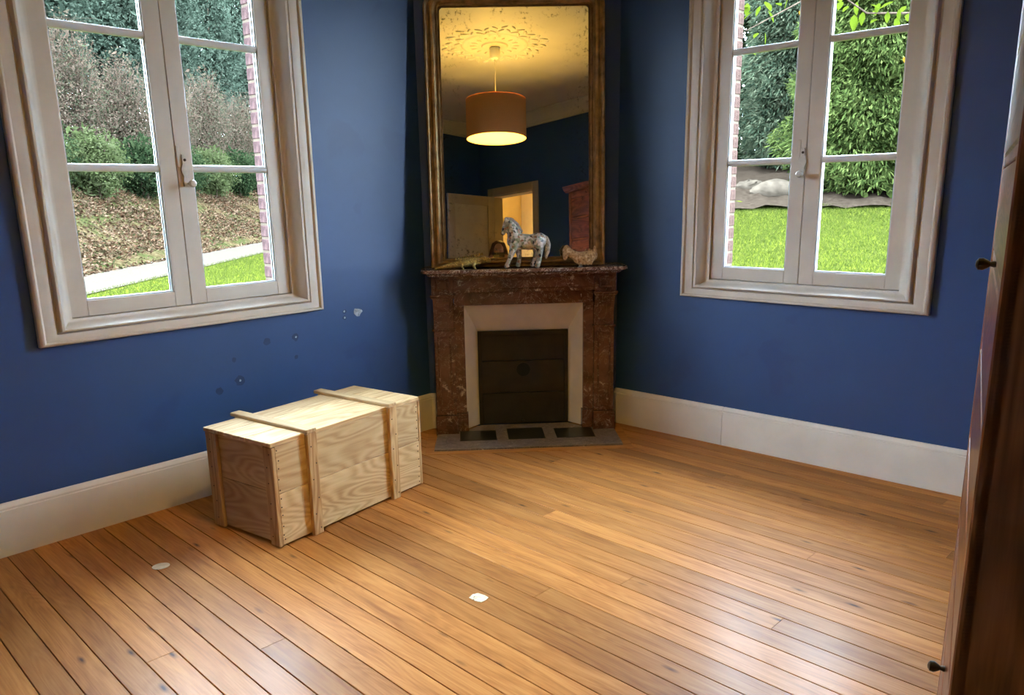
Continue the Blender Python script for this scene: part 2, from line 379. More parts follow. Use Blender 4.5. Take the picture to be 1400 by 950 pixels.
# ------------------------------------------------------------------ windows
def window(name, fr, key, label, handle_x):
    cx, hs, hb = WIN[key]
    e = empty(name, mw=fr @ Matrix.Translation((cx, 0, 0)), label=label, kind='structure')
    ow = hs + .156; zb, zt = .857, 2.895
    prof = [(0, .0), (0, -.026), (.006, -.032), (.018, -.034), (.024, -.029), (.027, -.024), (.050, -.027), (.072, -.022), (.078, -.013), (.083, -.013), (.086, -.030), (.092, -.036), (.101, -.036), (.108, -.028), (.114, -.012), (.122, .004), (.132, .016), (.146, .022), (.156, .024), (.156, .060)]
    ks = (ZS0 - zb) / .156
    MB().sweep([(-ow + u, ow - u, zb + u * ks, zt - u * .67, y) for u, y in prof]).build('casing', MT['cream'], e, True)
    yf, yb = .040, .078
    for s in (-1, 1):
        a, b = (-hs, -.0012) if s < 0 else (.0012, hs)
        st_o, st_i = .074, .0775
        gl, gr = (a + st_o, b - st_i) if s < 0 else (a + st_i, b - st_o)
        z0, z1 = ZS0 + .002, ZS1 - .002; g0, g1 = 1.028, ZS1 - .075
        m = MB()
        for bx in ((a, gl, z0, z1), (gr, b, z0, z1), (gl, gr, z0, g0), (gl, gr, g1, z1)): m.box(bx[0], bx[1], yf, yb, bx[2], bx[3], .0025)
        sash = m.build('sash', MT['cream'], e)
        zm = [g0, 1.597, 2.17, g1]
        for k in range(3): MB().box(gl - .004, gr + .004, .062, .066, zm[k] - .004 if k == 0 else zm[k], zm[k + 1]).build('pane', MT['glass'], sash)
        m = MB()
        for y0, y1 in ((.050, .056), (.070, .076)):
            m.sweep([(gl - .001, gr + .001, g0 - .001, g1 + .001, y0), (gl + .006, gr - .006, g0 + .006, g1 - .006, y0), (gl + .006, gr - .006, g0 + .006, g1 - .006, y1)])
        m.build('glazing_bead', MT['spacer'], sash)
        for k in (1, 2):
            pr = [(.061, -.017), (.052, -.015), (.047, -.009), (.045, 0), (.047, .009), (.052, .015), (.061, .017)]; pb = [(.129 - y, z) for y, z in pr][::-1]
            MB().prism([(y, zm[k] + z) for y, z in pr + pb], gl, gr, 'yzx').build('muntin', MT['whitebar'], sash, True)
    # espagnolette handle on the meeting stile
    hx = handle_x
    hd = MB(); pl = [(-.012, 0), (-.013, .03), (-.010, .045), (-.017, .06), (-.020, .075), (-.016, .092), (-.009, .105), (-.008, .135), (-.004, .142)]
    pl = pl + [(-x, z) for x, z in pl[::-1]]
    hd.prism([(x + hx, 1.515 + z) for x, z in pl], .040, .026, 'xzy')
    h = hd.build('handle', MT['iron_paint'], e)
    MB().lathe([(.0, -.028), (.013, -.027), (.019, -.018), (.016, -.008), (.006, .0), (.005, .031)], 14, (hx + .006, 0, 1.527), 'y').build('knob', MT['iron_paint'], h, True)
    MB().box(hx - .013, hx - .006, .026, .032, 1.59, 1.66, .002).build('lever', MT['iron_paint'], h)
    MB().lathe([(.0, .022), (.006, .023), (.008, .031)], 10, (hx, 0, 1.635), 'y').build('rivet', MT['nail'], h)
    MB().box(hx - .034, hx - .016, .034, .041, 1.60, 1.70, .003).build('latch_plate', MT['cream'], h)
    return e
window('window_1', F_LEFT, 'left', 'cream casement window with two sashes looking onto the drive', .036)
window('window_2', F_RIGHT, 'right', 'cream casement window with two sashes looking onto the lawn', -.012)

# ------------------------------------------------------------------ fireplace
fp = empty('fireplace', mw=F_CHIM, label='red brown marble fireplace surround with white splayed reveals', cat='fireplace')
ZSH = 1.03
def pts_mirror(p): return [(-x, y) for x, y in p][::-1]
# shelf with moulded front edge and cut corners
top = [(-.600, -.0), (-.612, -.10), (-.612, -.245), (-.590, -.290), (-.57, -.297), (.57, -.297), (.590, -.290), (.612, -.245), (.612, -.10), (.600, 0)]
m = MB()
def ringpoly(k, z): return [(x * (1 - k / .62), y + k if y < -.05 else y, z) for x, y in top]
rr = [ringpoly(.034, .991), ringpoly(.030, .999), ringpoly(.018, 1.005), ringpoly(.006, 1.009), ringpoly(.0, 1.012), ringpoly(.0, 1.026), ringpoly(.003, ZSH)]
n_ = len(top); m.add([p for r_ in rr for p in r_], [tuple(range(n_))[::-1], tuple(range((len(rr) - 1) * n_, len(rr) * n_))] + [(i * n_ + k, i * n_ + (k + 1) % n_, (i + 1) * n_ + (k + 1) % n_, (i + 1) * n_ + k) for i in range(len(rr) - 1) for k in range(n_)])
m.build('shelf', MT['marble_top'], fp, True)
# frieze between the blocks, with a raised border
m = MB(); m.box(-.425, .425, -.178, -.001, .884, .992); m.box(-.425, .425, -.186, -.17, .884, .905, .003); m.box(-.425, .425, -.186, -.17, .968, .991, .003)
m.build('frieze', MT['marble'], fp)
m = MB(); m.box(-.425, .425, -.125, -.001, .800, .885); m.build('lintel', MT['marble'], fp)
for s in (-1, 1):
    def X(a, b): return (min(s * a, s * b), max(s * a, s * b))
    def bb(mm, a, b, y0, y1, z0, z1, bev=0): x = X(a, b); mm.box(x[0], x[1], y0, y1, z0, z1, bev)
    m = MB(); bb(m, .425, .556, -.195, -.001, .876, .992, .002); o = m.build('block', MT['marble'], fp)
    m = MB(); x = X(.450, .531); m.sweep([(x[0], x[1], .898, .970, -.195), (x[0] + .003, x[1] - .003, .901, .967, -.199), (x[0] + .010, x[1] - .010, .908, .960, -.199), (x[0] + .013, x[1] - .013, .911, .957, -.196)]); m.build('panel_moulding', MT['marble'], o)
    m = MB(); bb(m, .418, .566, -.206, -.001, .862, .877, .004); bb(m, .422, .561, -.200, -.001, .852, .863, .003); m.build('collar', MT['marble'], fp)
    # scrolled console: swelling at the top, drawn in below
    pr = [(-.001, .665), (-.155, .665), (-.150, .70), (-.152, .74), (-.160, .78), (-.178, .81), (-.192, .833), (-.194, .853), (-.001, .853)]
    x = X(.430, .550); m = MB(); m.prism(pr, x[0], x[1], 'yzx'); o = m.build('console', MT['marble'], fp, True)
    x = X(.452, .528); pr2 = [(y - .006 if y < -.1 else y, .70 + (z - .665) * .72) for y, z in pr]; MB().prism(pr2, x[0], x[1], 'yzx').build('console_rib', MT['marble'], o, True)
    m = MB(); bb(m, .421, .560, -.176, -.001, .653, .666, .003); m.build('collar', MT['marble'], fp)
    m = MB(); bb(m, .428, .552, -.165, -.001, .124, .655, .003); o = m.build('pilaster', MT['marble'], fp)
    m = MB(); x = X(.448, .532); m.sweep([(x[0], x[1], .15, .62, -.165), (x[0] + .003, x[1] - .003, .153, .617, -.169), (x[0] + .009, x[1] - .009, .159, .611, -.169), (x[0] + .012, x[1] - .012, .162, .608, -.166)]); m.build('panel_moulding', MT['marble'], o)
    m = MB(); bb(m, .366, .430, -.125, -.001, .124, .802, .002); m.build('jamb', MT['marble'], fp)
    m = MB(); bb(m, .421, .558, -.196, -.001, .0, .125, .003); bb(m, .358, .423, -.150, -.001, .0, .125, .003); m.build('plinth', MT['marble'], fp)
# white splayed reveals
MT['reveal'] = plain('white_reveal_paint', (.84, .82, .79), .6, .03, 8, bump=.06)
A = (.372, .806, -.108); B = (.286, .620, -.004)
for s in (-1, 1):
    t_ = .008
    m = MB(); m.add([(s * A[0], A[2], .012), (s * B[0], B[2], .012), (s * B[0], B[2], B[1]), (s * A[0], A[2], A[1]), (s * (A[0] + t_), A[2] + t_, .012), (s * (B[0] + t_), B[2] + t_, .012), (s * (B[0] + t_), B[2] + t_, B[1] + t_), (s * (A[0] + t_), A[2] + t_, A[1] + t_)],
                    [(0, 1, 2, 3), (4, 7, 6, 5), (0, 4, 5, 1), (3, 2, 6, 7), (0, 3, 7, 4), (1, 5, 6, 2)]); m.build('reveal_panel', MT['reveal'], fp)
m = MB(); m.add([(-A[0], A[2], A[1]), (A[0], A[2], A[1]), (B[0], B[2], B[1]), (-B[0], B[2], B[1]), (-A[0], A[2] + .01, A[1] + .01), (A[0], A[2] + .01, A[1] + .01), (B[0], B[2] + .01, B[1] + .01), (-B[0], B[2] + .01, B[1] + .01)],
                [(0, 1, 2, 3), (4, 7, 6, 5), (0, 4, 5, 1), (3, 2, 6, 7), (0, 3, 7, 4), (1, 5, 6, 2)]); m.build('reveal_panel', MT['reveal'], fp)
# iron shutter: frame, three plates, round flue hole
m = MB(); m.box(-.285, -.262, -.024, -.001, .012, .62, .002); m.box(.262, .285, -.024, -.001, .012, .62, .002); m.box(-.262, .262, -.024, -.001, .592, .62, .002); m.build('shutter_frame', MT['iron'], fp)
for z0, z1 in ((.014, .215), (.218, .425), (.428, .592)):
    MB().box(-.262, .262, -.012 - (.003 if z0 < .1 else 0), -.001, z0, z1, .002).build('shutter_plate', MT['iron'], fp)
MB().lathe([(.047, -.0140), (.047, -.012), (.043, -.012), (.043, -.0140), (.047, -.0140)], 24, (0, 0, .366), 'y', False).build('flue_ring', MT['iron'], fp)
MB().lathe([(.0, -.0127), (.044, -.0127), (.044, -.0120)], 24, (0, 0, .366), 'y').build('flue_hole', MT['hole'], fp)  # flat disc on the plate, the hole's darkness put into its colour
MB().lathe([(.0, -.034), (.008, -.033), (.011, -.026), (.005, -.018), (.005, -.012)], 12, (-.005, 0, .035), 'y').build('shutter_knob', MT['iron'], fp, True)

he = empty('hearth', mw=F_CHIM, label='grey brown marble hearth slab with three black tiles on the floor', cat='hearth')
m = MB(); m.prism([(-.553, -.198), (-.563, -.506), (.548, -.506), (.553, -.198), (.420, -.198), (.420, -.152), (.356, -.152), (.356, -.112), (.28, -.026), (-.28, -.026), (-.356, -.112), (-.356, -.152), (-.420, -.152), (-.420, -.198)], .0, .011); m.build('slab', MT['hearth'], he)
for a, b in ((-.413, -.190), (-.120, .105), (.175, .411)):
    MB().box(a, b, -.352, -.124 if abs(a + b) < .1 else -.151, .004, .0122, .0008).build('tile', MT['slate'], he)
# mitred boards framing the hearth in the floor
bw = .05
for pts in ([(-.565, -.508), (.55, -.508), (.60, -.56), (-.615, -.56)], [(-.5648, -.507), (-.6155, -.5585), (-.610, -.10), (-.585, -.06), (-.561, -.06), (-.561, -.2)], [(.5498, -.507), (.6005, -.5585), (.610, -.10), (.590, -.06), (.5605, -.06), (.5605, -.2)]):
    MB().prism(pts, -.0006, .0018).build('border_board', MT['floor'], floor, mw=F_CHIM)

# ------------------------------------------------------------------ mirror leaning on the shelf
MN = Vector((.013625, -.997192, .073641)).normalized(); MX = Vector((-MN.y, MN.x, 0)).normalized(); MZ = MX.cross(MN); MZ = MZ if MZ.z > 0 else -MZ
mw = Matrix((MX, -MN, MZ)).transposed().to_4x4(); mb0 = F_CHIM @ Vector((-.005, -.158, ZSH + .002)); mw.translation = mb0
mi = empty('mirror', mw=mw, label='tall gilt framed mirror with rounded top corners leaning on the mantel', cat='mirror')
X0, X1, Z0, Z1 = -.545, .490, 0.0, 1.555
def rounded(ins, insb, rad, y):
    x0, x1, z0, z1 = X0 + ins, X1 - ins, Z0 + insb, Z1 - ins; P = [(x0, y, z0), (x1, y, z0)]
    for k in range(9): a = math.pi / 2 * k / 8; P.append((x1 - rad + rad * math.cos(a), y, z1 - rad + rad * math.sin(a)))
    for k in range(9): a = math.pi / 2 + math.pi / 2 * k / 8; P.append((x0 + rad + rad * math.cos(a), y, z1 - rad + rad * math.sin(a)))
    return P
def molding(name, prof, mat, parent, r0=.10):
    rg = [rounded(i, ib, max(.012, r0 - i), y) for i, ib, y in prof]; n = len(rg[0])
    return MB().add([p for r_ in rg for p in r_], [(i * n + k, i * n + (k + 1) % n, (i + 1) * n + (k + 1) % n, (i + 1) * n + k) for i in range(len(rg) - 1) for k in range(n)]).build(name, mat, parent, True)
k_ = .055 / .092
fr_ = [(0, .016), (0, -.026), (.004, -.032), (.012, -.034), (.018, -.030), (.022, -.020), (.027, -.018), (.032, -.024), (.042, -.036), (.054, -.036), (.062, -.028), (.066, -.018), (.071, -.016), (.076, -.020), (.080, -.018), (.084, -.008), (.092, -.003), (.092, .006)]
molding('frame', [(i, i * k_, y) for i, y in fr_], MT['gilt'], mi)
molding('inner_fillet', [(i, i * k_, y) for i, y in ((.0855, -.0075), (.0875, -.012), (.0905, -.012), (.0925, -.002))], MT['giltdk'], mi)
# beaded string along the inner edge
bead = MB().ball((0, 0, 0), .0042, 6); bs = MB()
for k in range(150):
    z = .07 + k * .0092
    for x in (X0 + .0735, X1 - .0735): bs.add([(v[0] + x, v[1] - .019, v[2] + z) for v in bead.v], bead.f)
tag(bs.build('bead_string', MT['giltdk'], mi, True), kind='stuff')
g = rounded(.090, .052, .03, .0); MB().add([(x, 0, z) for x, y, z in g] + [(x, .005, z) for x, y, z in g], [tuple(range(len(g))), tuple(range(len(g), 2 * len(g)))[::-1]] + [(k, (k + 1) % len(g), (k + 1) % len(g) + len(g), k + len(g)) for k in range(len(g))]).build('glass', MT['mirror'], mi)
MB().box(X0 + .02, X1 - .02, .007, .015, Z0 + .01, Z1 - .05).build('backboard', MT['sub'], mi)

# ------------------------------------------------------------------ ornaments on the shelf
t = NT('decoupage_paper'); v = t.co(rnd=3); vo = t.n('TexVoronoi', {'Vector': v, 'Scale': 75.0}); cc = t.n('SeparateColor', {0: vo.outputs['Color']})
c = t.ramp(cc.outputs[0], (0, (.78, .78, .74)), (.30, (.26, .35, .25)), (.50, (.84, .83, .78)), (.62, (.40, .46, .36)), (.78, (.02, .025, .03)), (.88, (.40, .22, .13)), (.93, (.60, .60, .58)), interp='CONSTANT')
t.P(Base_Color=t.mix(t.math('MULTIPLY', t.ramp(t.noise(v, 30, 4), (.5, 0), (.62, 1)), .6), c, (.42, .43, .42)), Roughness=.5); t.bump(vo.outputs['Distance'], .3, .003); MT['decoupage'] = t.m
m = MB(); q = lambda X_, Y_, d=0: ((X_ - 540) * .00041, d, (800 - Y_) * .00041)
for a, b, ra, rb in ((q(420, 440), q(520, 450), .043, .046), (q(520, 450), q(640, 460), .046, .044), (q(640, 460), q(760, 440), .044, .046),
                     (q(400, 440), q(400, 330), .038, .033), (q(410, 360), q(370, 230), .036, .030), (q(450, 300), q(350, 170), .024, .020), (q(370, 220), q(310, 170), .028, .020),
                     (q(310, 185), q(275, 270), .022, .017), (q(275, 260), q(255, 318), .017, .013)): m.cap(a, b, ra, rb, 16)
for a, b, ra, rb in ((q(410, 490, -.022), q(365, 620, -.024), .027, .015), (q(365, 620, -.024), q(310, 745, -.024), .015, .012), (q(310, 745, -.024), q(292, 788, -.024), .013, .016),
                     (q(450, 510, .020), q(480, 640, .022), .024, .014), (q(480, 640, .022), q(478, 740, .022), .014, .012), (q(478, 740, .022), q(462, 785, .022), .013, .015),
                     (q(745, 460, -.022), q(770, 600, -.024), .040, .018), (q(770, 600, -.024), q(760, 700, -.024), .017, .013), (q(760, 700, -.024), q(730, 788, -.024), .013, .017),
                     (q(740, 470, .022), q(735, 610, .022), .036, .016), (q(735, 610, .022), q(705, 700, .022), .015, .012), (q(705, 700, .022), q(668, 784, .022), .012, .015)): m.cap(a, b, ra, rb, 14)
for dy in (-.010, .010): m.cap(q(300, 160, dy), q(285, 118, dy), .009, .004, 8)
horse = m.build('horse_figurine', MT['decoupage']); bake(horse, .0045, 5)
zmin = min(v_.co.z for v_ in horse.data.vertices)
horse.matrix_world = F_CHIM @ Matrix.Translation((-.005, -.243, ZSH - zmin - .001))
tag(horse, 'small standing horse figurine covered in green and white paper scraps', 'figurine')
m = MB()
for a, b, ra, rb in ((q(800, 390), q(860, 420), .020, .018), (q(860, 420), q(888, 500), .018, .018), (q(888, 500), q(880, 600), .018, .015), (q(880, 600), q(860, 685), .014, .008)): m.cap(a, b, ra, rb, 12)
MT['tail'] = plain('white_paper_tail', (.55, .54, .50), .6, .3, 60, bump=.5)
tl = m.build('tail', MT['tail'], horse); bake(tl, .0045, 4)
m = MB()
for a, b, ra, rb in ((q(300, 135), q(370, 150), .013, .016), (q(370, 150), q(440, 215), .016, .016), (q(440, 215), q(505, 310), .016, .012)): m.cap(a, b, ra, rb, 12)
MT['mane'] = plain('grey_paper_mane', (.38, .37, .37), .6, .25, 70, bump=.5)
mn = m.build('mane', MT['mane'], horse); bake(mn, .0045, 4)

t = NT('straw_feathers'); v = t.co(); n1 = t.noise(v, 70, 4, .7); n2 = t.noise(t.co((40, 40, 6)), 3, 3)
t.P(Base_Color=t.ramp(t.math('ADD', t.math('MULTIPLY', n1, .7), t.math('MULTIPLY', n2, .3)), (.36, (.05, .03, .018)), (.43, (.38, .23, .10)), (.55, (.62, .44, .22)), (.66, (.80, .70, .52))), Roughness=.7); t.bump(n1, .7, .006); MT['straw'] = t.m
m = MB(); q = lambda X_, Y_, d=0: ((X_ - 640) * .00025, d, (735 - Y_) * .00025)
for a, b, ra, rb in ((q(330, 280), q(300, 330), .016, .018), (q(310, 400), q(290, 520), .022, .014), (q(350, 330), q(460, 430), .019, .022), (q(460, 440), q(620, 520), .024, .034), (q(620, 530), q(800, 530), .036, .040), (q(800, 530), q(930, 480), .040, .032), (q(930, 440), q(985, 360), .022, .014), (q(985, 350), q(992, 265), .012, .006), (q(880, 420), q(860, 330), .014, .006)): m.cap(a, b, ra, rb, 14)
m.cap(q(240, 330), q(205, 345), .006, .002, 8)
for dx in (0, 22, 45): m.cap(q(300 + dx, 262), q(290 + dx * 1.3, 232), .006, .003, 8)
for X_ in (620, 690, 760, 830, 900): m.cap(q(X_, 600, -.018), q(X_ - 8, 690, -.022), .012, .004, 8)
hen = m.build('hen_figurine', MT['straw']); bake(hen, .004, 2)
hen.matrix_world = F_CHIM @ Matrix.Translation((.325, -.258, ZSH)); tag(hen, 'straw coloured hen figurine beside the mirror frame', 'figurine')
m = MB()
for dx, dy in ((-10, -.012), (45, .012)):
    m.cap(q(640 + dx, 660, dy), q(632 + dx, 725, dy), .005, .004, 8); m.cap(q(632 + dx, 728, dy), q(600 + dx, 731, dy - .004), .0035, .0025, 8); m.cap(q(632 + dx, 728, dy), q(668 + dx, 731, dy + .004), .0035, .0025, 8)
MT['foot'] = plain('pale_foot', (.42, .40, .34), .5); m.build('foot', MT['foot'], hen, True)

t = NT('yellow_scales'); v = t.co(); vo = t.n('TexVoronoi', {'Vector': v, 'Scale': 110.0}); n1 = t.noise(v, 24, 4, .6)
t.P(Base_Color=t.mix(t.ramp(vo.outputs['Distance'], (.25, 0), (.6, .6)), t.ramp(n1, (.3, (.34, .23, .06)), (.5, (.66, .48, .12)), (.7, (.78, .64, .24))), (.06, .04, .015)), Roughness=.5); t.bump(vo.outputs['Distance'], .6, .004); MT['scales'] = t.m
m = MB(); q = lambda X_, Y_, d=0: ((X_ - 690) * .000294, d, (430 - Y_) * .00042)
pth = [(q(150, 418, .012), .006), (q(260, 400, .004), .010), (q(400, 380, -.004), .015), (q(560, 365, -.006), .019), (q(720, 340, -.002), .027), (q(880, 325, .004), .028), (q(1010, 315, .008), .025), (q(1110, 305, .010), .022), (q(1215, 315, .008), .015)]
for (a, ra), (b, rb) in zip(pth[:-1], pth[1:]): m.cap(a, b, ra, rb, 12)
for X_, s in ((690, -1), (930, -1), (700, 1), (940, 1)):
    m.cap(q(X_, 360, s * .012), q(X_ - 30, 385, s * .036), .010, .007, 8); m.cap(q(X_ - 30, 385, s * .036), q(X_ + 12, 422, s * .044), .007, .006, 8)
liz = m.build('lizard_figurine', MT['scales']); bake(liz, .004, 3)
zmin = min(v_.co.z for v_ in liz.data.vertices); liz.matrix_world = F_CHIM @ Matrix.Translation((-.365, -.232, ZSH - zmin - .001)) @ Matrix.Rotation(R(3), 4, 'Z')
tag(liz, 'long yellow scaly lizard figurine lying on the mantel', 'figurine')
m = MB()
for X_, Y_ in [(560 + i * 52, 318 - i * 6) for i in range(11)]: m.lathe([(.0055, -.004), (.003, .005), (.0006, .011)], 6, q(X_, Y_ - 26, 0))
m.build('crest', MT['scales'], liz)

# ------------------------------------------------------------------ crate
fl = Vector((-.98760, 3.10611, 0)); cu = Vector((.579391, .815050, 0))
CM = Matrix((cu, Vector((-cu.y, cu.x, 0)), Vector((0, 0, 1)))).transposed().to_4x4(); CM.translation = fl
crt = empty('wooden_crate', mw=CM, label='raw pine crate with plank lid and nailed battens on the floorboards', cat='crate')
CLn, CD, CH = .880, .462, .452; zz = .012
def board(name, x0, x1, y0, y1, z0, z1, mat, par=crt, bev=.002, turn=0):
    c = Vector(((x0 + x1) / 2, (y0 + y1) / 2, (z0 + z1) / 2)); m = MB().box(x0 - c.x, x1 - c.x, y0 - c.y, y1 - c.y, z0 - c.z, z1 - c.z, bev)
    return m.build(name, mat, par, mw=Matrix.Translation(c) @ Matrix.Rotation(turn, 4, 'Y'))
zsm = .243
for y0, y1 in ((0, .018), (CD - .018, CD)):
    board('side_plank', 0.001, CLn, y0, y1, zz, zsm - .0015, MT['crate']); board('side_plank', 0, CLn - .002, y0, y1, zsm + .0015, CH, MT['crate'])
for x0, x1 in ((.0015, .0195), (CLn - .02, CLn - .002)):
    board('end_plank', x0, x1, .018, CD - .018, zz, zsm - .0015, MT['crate_y']); board('end_plank', x0, x1, .018, CD - .018, zsm + .0015, CH - .002, MT['crate_y'])
for x0, x1 in ((-.018, 0), (CLn, CLn + .016)):
    for y0, y1 in ((.0, .060), (CD - .075, CD - .004)): board('end_batten', x0, x1, y0, y1, zz - .004, CH - .003, MT['crate_z'])
board('bottom_plank', .02, CLn - .02, .02, CD - .02, zz - .004, zz + .012, MT['crate'])
for y0, y1 in ((.0, .166), (.168, .318), (.320, CD)): board('lid_plank', -.022, CLn + .012, y0, y1, CH + .001, CH + .019, MT['crate'])
for x0, x1 in ((.155, .208), (.655, .708)):
    board('front_batten', x0, x1, -.022, -.0002, 0.0, CH + .0188, MT['crate_z'], bev=.003)
    board('front_batten', x0, x1, CD + .0002, CD + .020, 0.0, CH + .0188, MT['crate_z'], bev=.003)
    board('lid_batten', x0, x1, -.022, CD + .05, CH + .019, CH + .036, MT['crate_y'], bev=.003)
nm = MB().lathe([(.0032, 0), (.0032, -.0012), (.001, -.0018)], 6, (0, 0, 0), 'y').mesh('nail', MT['nail'])
for z in [.03, .06, .10, .15, .19, .225, .265, .31, .35, .39, .43]:
    for x in (.010, CLn - .013): link('nail', nm, crt, loc=(x + random.uniform(-.004, .004), 0, z + random.uniform(-.008, .008)))
for x0 in (.155, .655):
    for k, z in enumerate((.03, .10, .17, .26, .33, .41)): link('nail', nm, crt, loc=(x0 + (.016 if k % 2 else .038), -.022, z))
for y in (.030, CD - .04):
    for z in (.05, .13, .20, .29, .36, .42): link('nail', nm, crt, mw=Matrix.Translation((-.018, y + random.uniform(-.015, .015), z)) @ Matrix.Rotation(R(-90), 4, 'Z'))

# ------------------------------------------------------------------ dresser at the right
DA = R(30.25); dcor = pix_dir(1361, 480); dcor = Vector((dcor.x, dcor.y, 0)) * (1.16 / dcor.y)
DX = Vector((math.sin(DA), math.cos(DA), 0))         # along the front, away from the camera
DM = Matrix((DX, Vector((-DX.y, DX.x, 0)), Vector((0, 0, 1)))).transposed().to_4x4(); DM.translation = dcor   # +y = out of the front
dr = empty('chest_of_drawers', mw=DM, label='tall red brown wooden chest of drawers with small black knobs', cat='drawers')
DW, DD, DH = .92, .44, 2.0
m = MB(); m.box(.0, .022, -DD, -.002, .04, DH, .002); m.build('side_panel', MT['dresser_z'], dr)
m = MB(); m.box(DW - .022, DW, -DD, -.002, .04, DH, .002); m.build('side_panel', MT['dresser_z'], dr)
MB().box(.022, DW - .022, -DD, -DD + .012, .04, DH).build('back_panel', MT['dresser'], dr)
for x0, x1 in ((0, .042), (DW - .042, DW)): MB().box(x0, x1, -.02, .004, .04, DH, .003).build('stile', MT['dresser_z'], dr)
for a, b in ((-.004, .03), (DW - .03, DW + .004)):
    for y0, y1 in ((-.03, .006), (-DD - .002, -DD + .03)): MB().box(a, b, y0, y1, 0, .05, .003).build('foot', MT['dresser_z'], dr)
zs = [.08, .345, .605, .855, 1.085, 1.30, 1.515, 1.735, 1.955]
for i, (a, b) in enumerate(zip(zs[:-1], zs[1:])):
    MB().box(.042, DW - .042, -.022, .002, a - .022, a, .002).build('rail', MT['dresser'], dr)
    d = MB().box(.0445, DW - .0445, -DD + .03, .003, a + .003, b - .025, .004).build('drawer', MT['dresser'], dr)
    if i in (1, 5):
        for x in (DW / 2,):
            MB().lathe([(.006, .002), (.0065, .006), (.005, .012), (.009, .018), (.0125, .025), (.0115, .033), (.006, .037), (.0, .038)], 14, (x, 0, {1: .40, 5: 1.30}[i]), 'y').build('knob', MT['blackknob'], d, True)
MB().box(.042, DW - .042, -.022, .002, zs[-1] - .022, DH, .002).build('rail', MT['dresser'], dr)
m = MB(); m.prism([(-DD - .005, DH), (.012, DH), (.02, DH + .012), (.032, DH + .02), (.045, DH + .045), (.05, DH + .06), (-DD - .005, DH + .06)], -.05, DW + .05, 'yzx'); m.build('cornice', MT['dresser'], dr)

# ------------------------------------------------------------------ doorway, open leaf, hall beyond
do = empty('door_1', mw=F_BR, label='open doorway with beige frame and panelled leaf', kind='structure')
m = MB(); x0, x1 = -DL1, -DL0
for a, b, z0, z1 in ((x0 - .085, x0 + .004, 0, DZ + .09), (x1 - .004, x1 + .085, 0, DZ + .09), (x0 + .004, x1 - .004, DZ - .004, DZ + .09)): m.box(a, b, -.022, .0, z0, z1, .004)
MT['beige'] = plain('beige_door_paint', (.40, .35, .27), .5, .04, 5)
MT['panel'] = plain('pale_door_panel', (.48, .44, .35), .5, .04, 4)
m.build('casing', MT['beige'], do)
m = MB()
for a, b, z0, z1 in ((x0 - .002, x0 + .018, 0, DZ), (x1 - .018, x1 + .002, 0, DZ), (x0, x1, DZ - .018, DZ + .002)): m.box(a, b, -.002, .142, z0, z1)
m.build('lining', MT['beige'], do)
LM = Matrix.Translation((x1 - .02, -.02, 0)) @ Matrix.Rotation(R(-90 + 6), 4, 'Z')
leaf = MB(); LW = .70
for a, b, z0, z1 in ((0, .10, .012, DZ - .02), (LW - .10, LW, .012, DZ - .02), (.10, LW - .10, .012, .22), (.10, LW - .10, .92, 1.04), (.10, LW - .10, DZ - .135, DZ - .02)): leaf.box(a, b, -.018, .018, z0, z1, .002)
lf = leaf.build('leaf', MT['beige'], do, mw=LM)
for z0, z1 in ((.215, .925), (1.035, DZ - .13)): MB().box(.095, LW - .095, -.007, .007, z0, z1).build('panel', MT['panel'], lf)
for s in (-1, 1): MB().lathe([(.006, .0), (.006, .03 * s), (.02, .034 * s), (.024, .045 * s), (.015, .056 * s), (0, .058 * s)], 14, (LW - .05, .018 * s, 1.0), 'y').build('handle', MT['brass'], lf, True)
MT['hallwall'] = plain('cream_hall_panel', (.70, .52, .19), .6, .04, 3)
m = MB(); m.box(-DL1 - 1.4, -DL0 + 1.4, 1.9, 2.0, 0, 2.75)
wh = tag(m.build('wall_hall_back', MT['hallwall']), 'cream panelled wall of the lit hall beyond the doorway', kind='structure'); wh.matrix_world = F_BR
for k in range(7):
    MB().box(-DL1 - 1.4 + k * .5 + .003, -DL1 - 1.4 + (k + 1) * .5 - .003, 1.885, 1.9, .16, 1.9, .003).build('panel', MT['hallwall'], wh)
    MB().box(-DL1 - 1.4 + k * .5 + .003, -DL1 - 1.4 + (k + 1) * .5 - .003, 1.885, 1.9, 1.906, 2.7, .003).build('panel', MT['hallwall'], wh)
for nm_, a, b in (('wall_hall_left', -DL0 + 1.4, -DL0 + 1.5), ('wall_hall_right', -DL1 - 1.5, -DL1 - 1.4)):
    o = tag(MB().box(a, b, .14, 2.0, 0, 2.75).build(nm_, MT['hallwall']), 'cream side wall of the lit hall', kind='structure'); o.matrix_world = F_BR
o = tag(MB().box(-DL1 - 1.5, -DL0 + 1.5, .14, 2.0, 2.75, 2.85).build('ceiling_hall', MT['ceil']), 'white ceiling of the lit hall', kind='structure'); o.matrix_world = F_BR
o = tag(MB().box(-DL1 - 1.5, -DL0 + 1.5, .021, 2.0, -.025, -.001).build('floor_hall', MT['floor']), 'wooden floor of the lit hall', kind='structure'); o.matrix_world = F_BR
hl = empty('hall_ceiling_light', mw=F_BR @ Matrix.Translation((.75, 1.0, 2.75)), label='round glowing ceiling light in the hall', cat='ceiling light')
MB().lathe([(.09, 0), (.09, -.02), (.06, -.03)], 20).build('base', MT['white'], hl)
MB().lathe([(.085, -.022), (.11, -.05), (.115, -.085), (.09, -.13), (.05, -.15), (0, -.155)], 20).build('globe', emis('warm_globe', (1, .62, .13), HALL), hl, True)

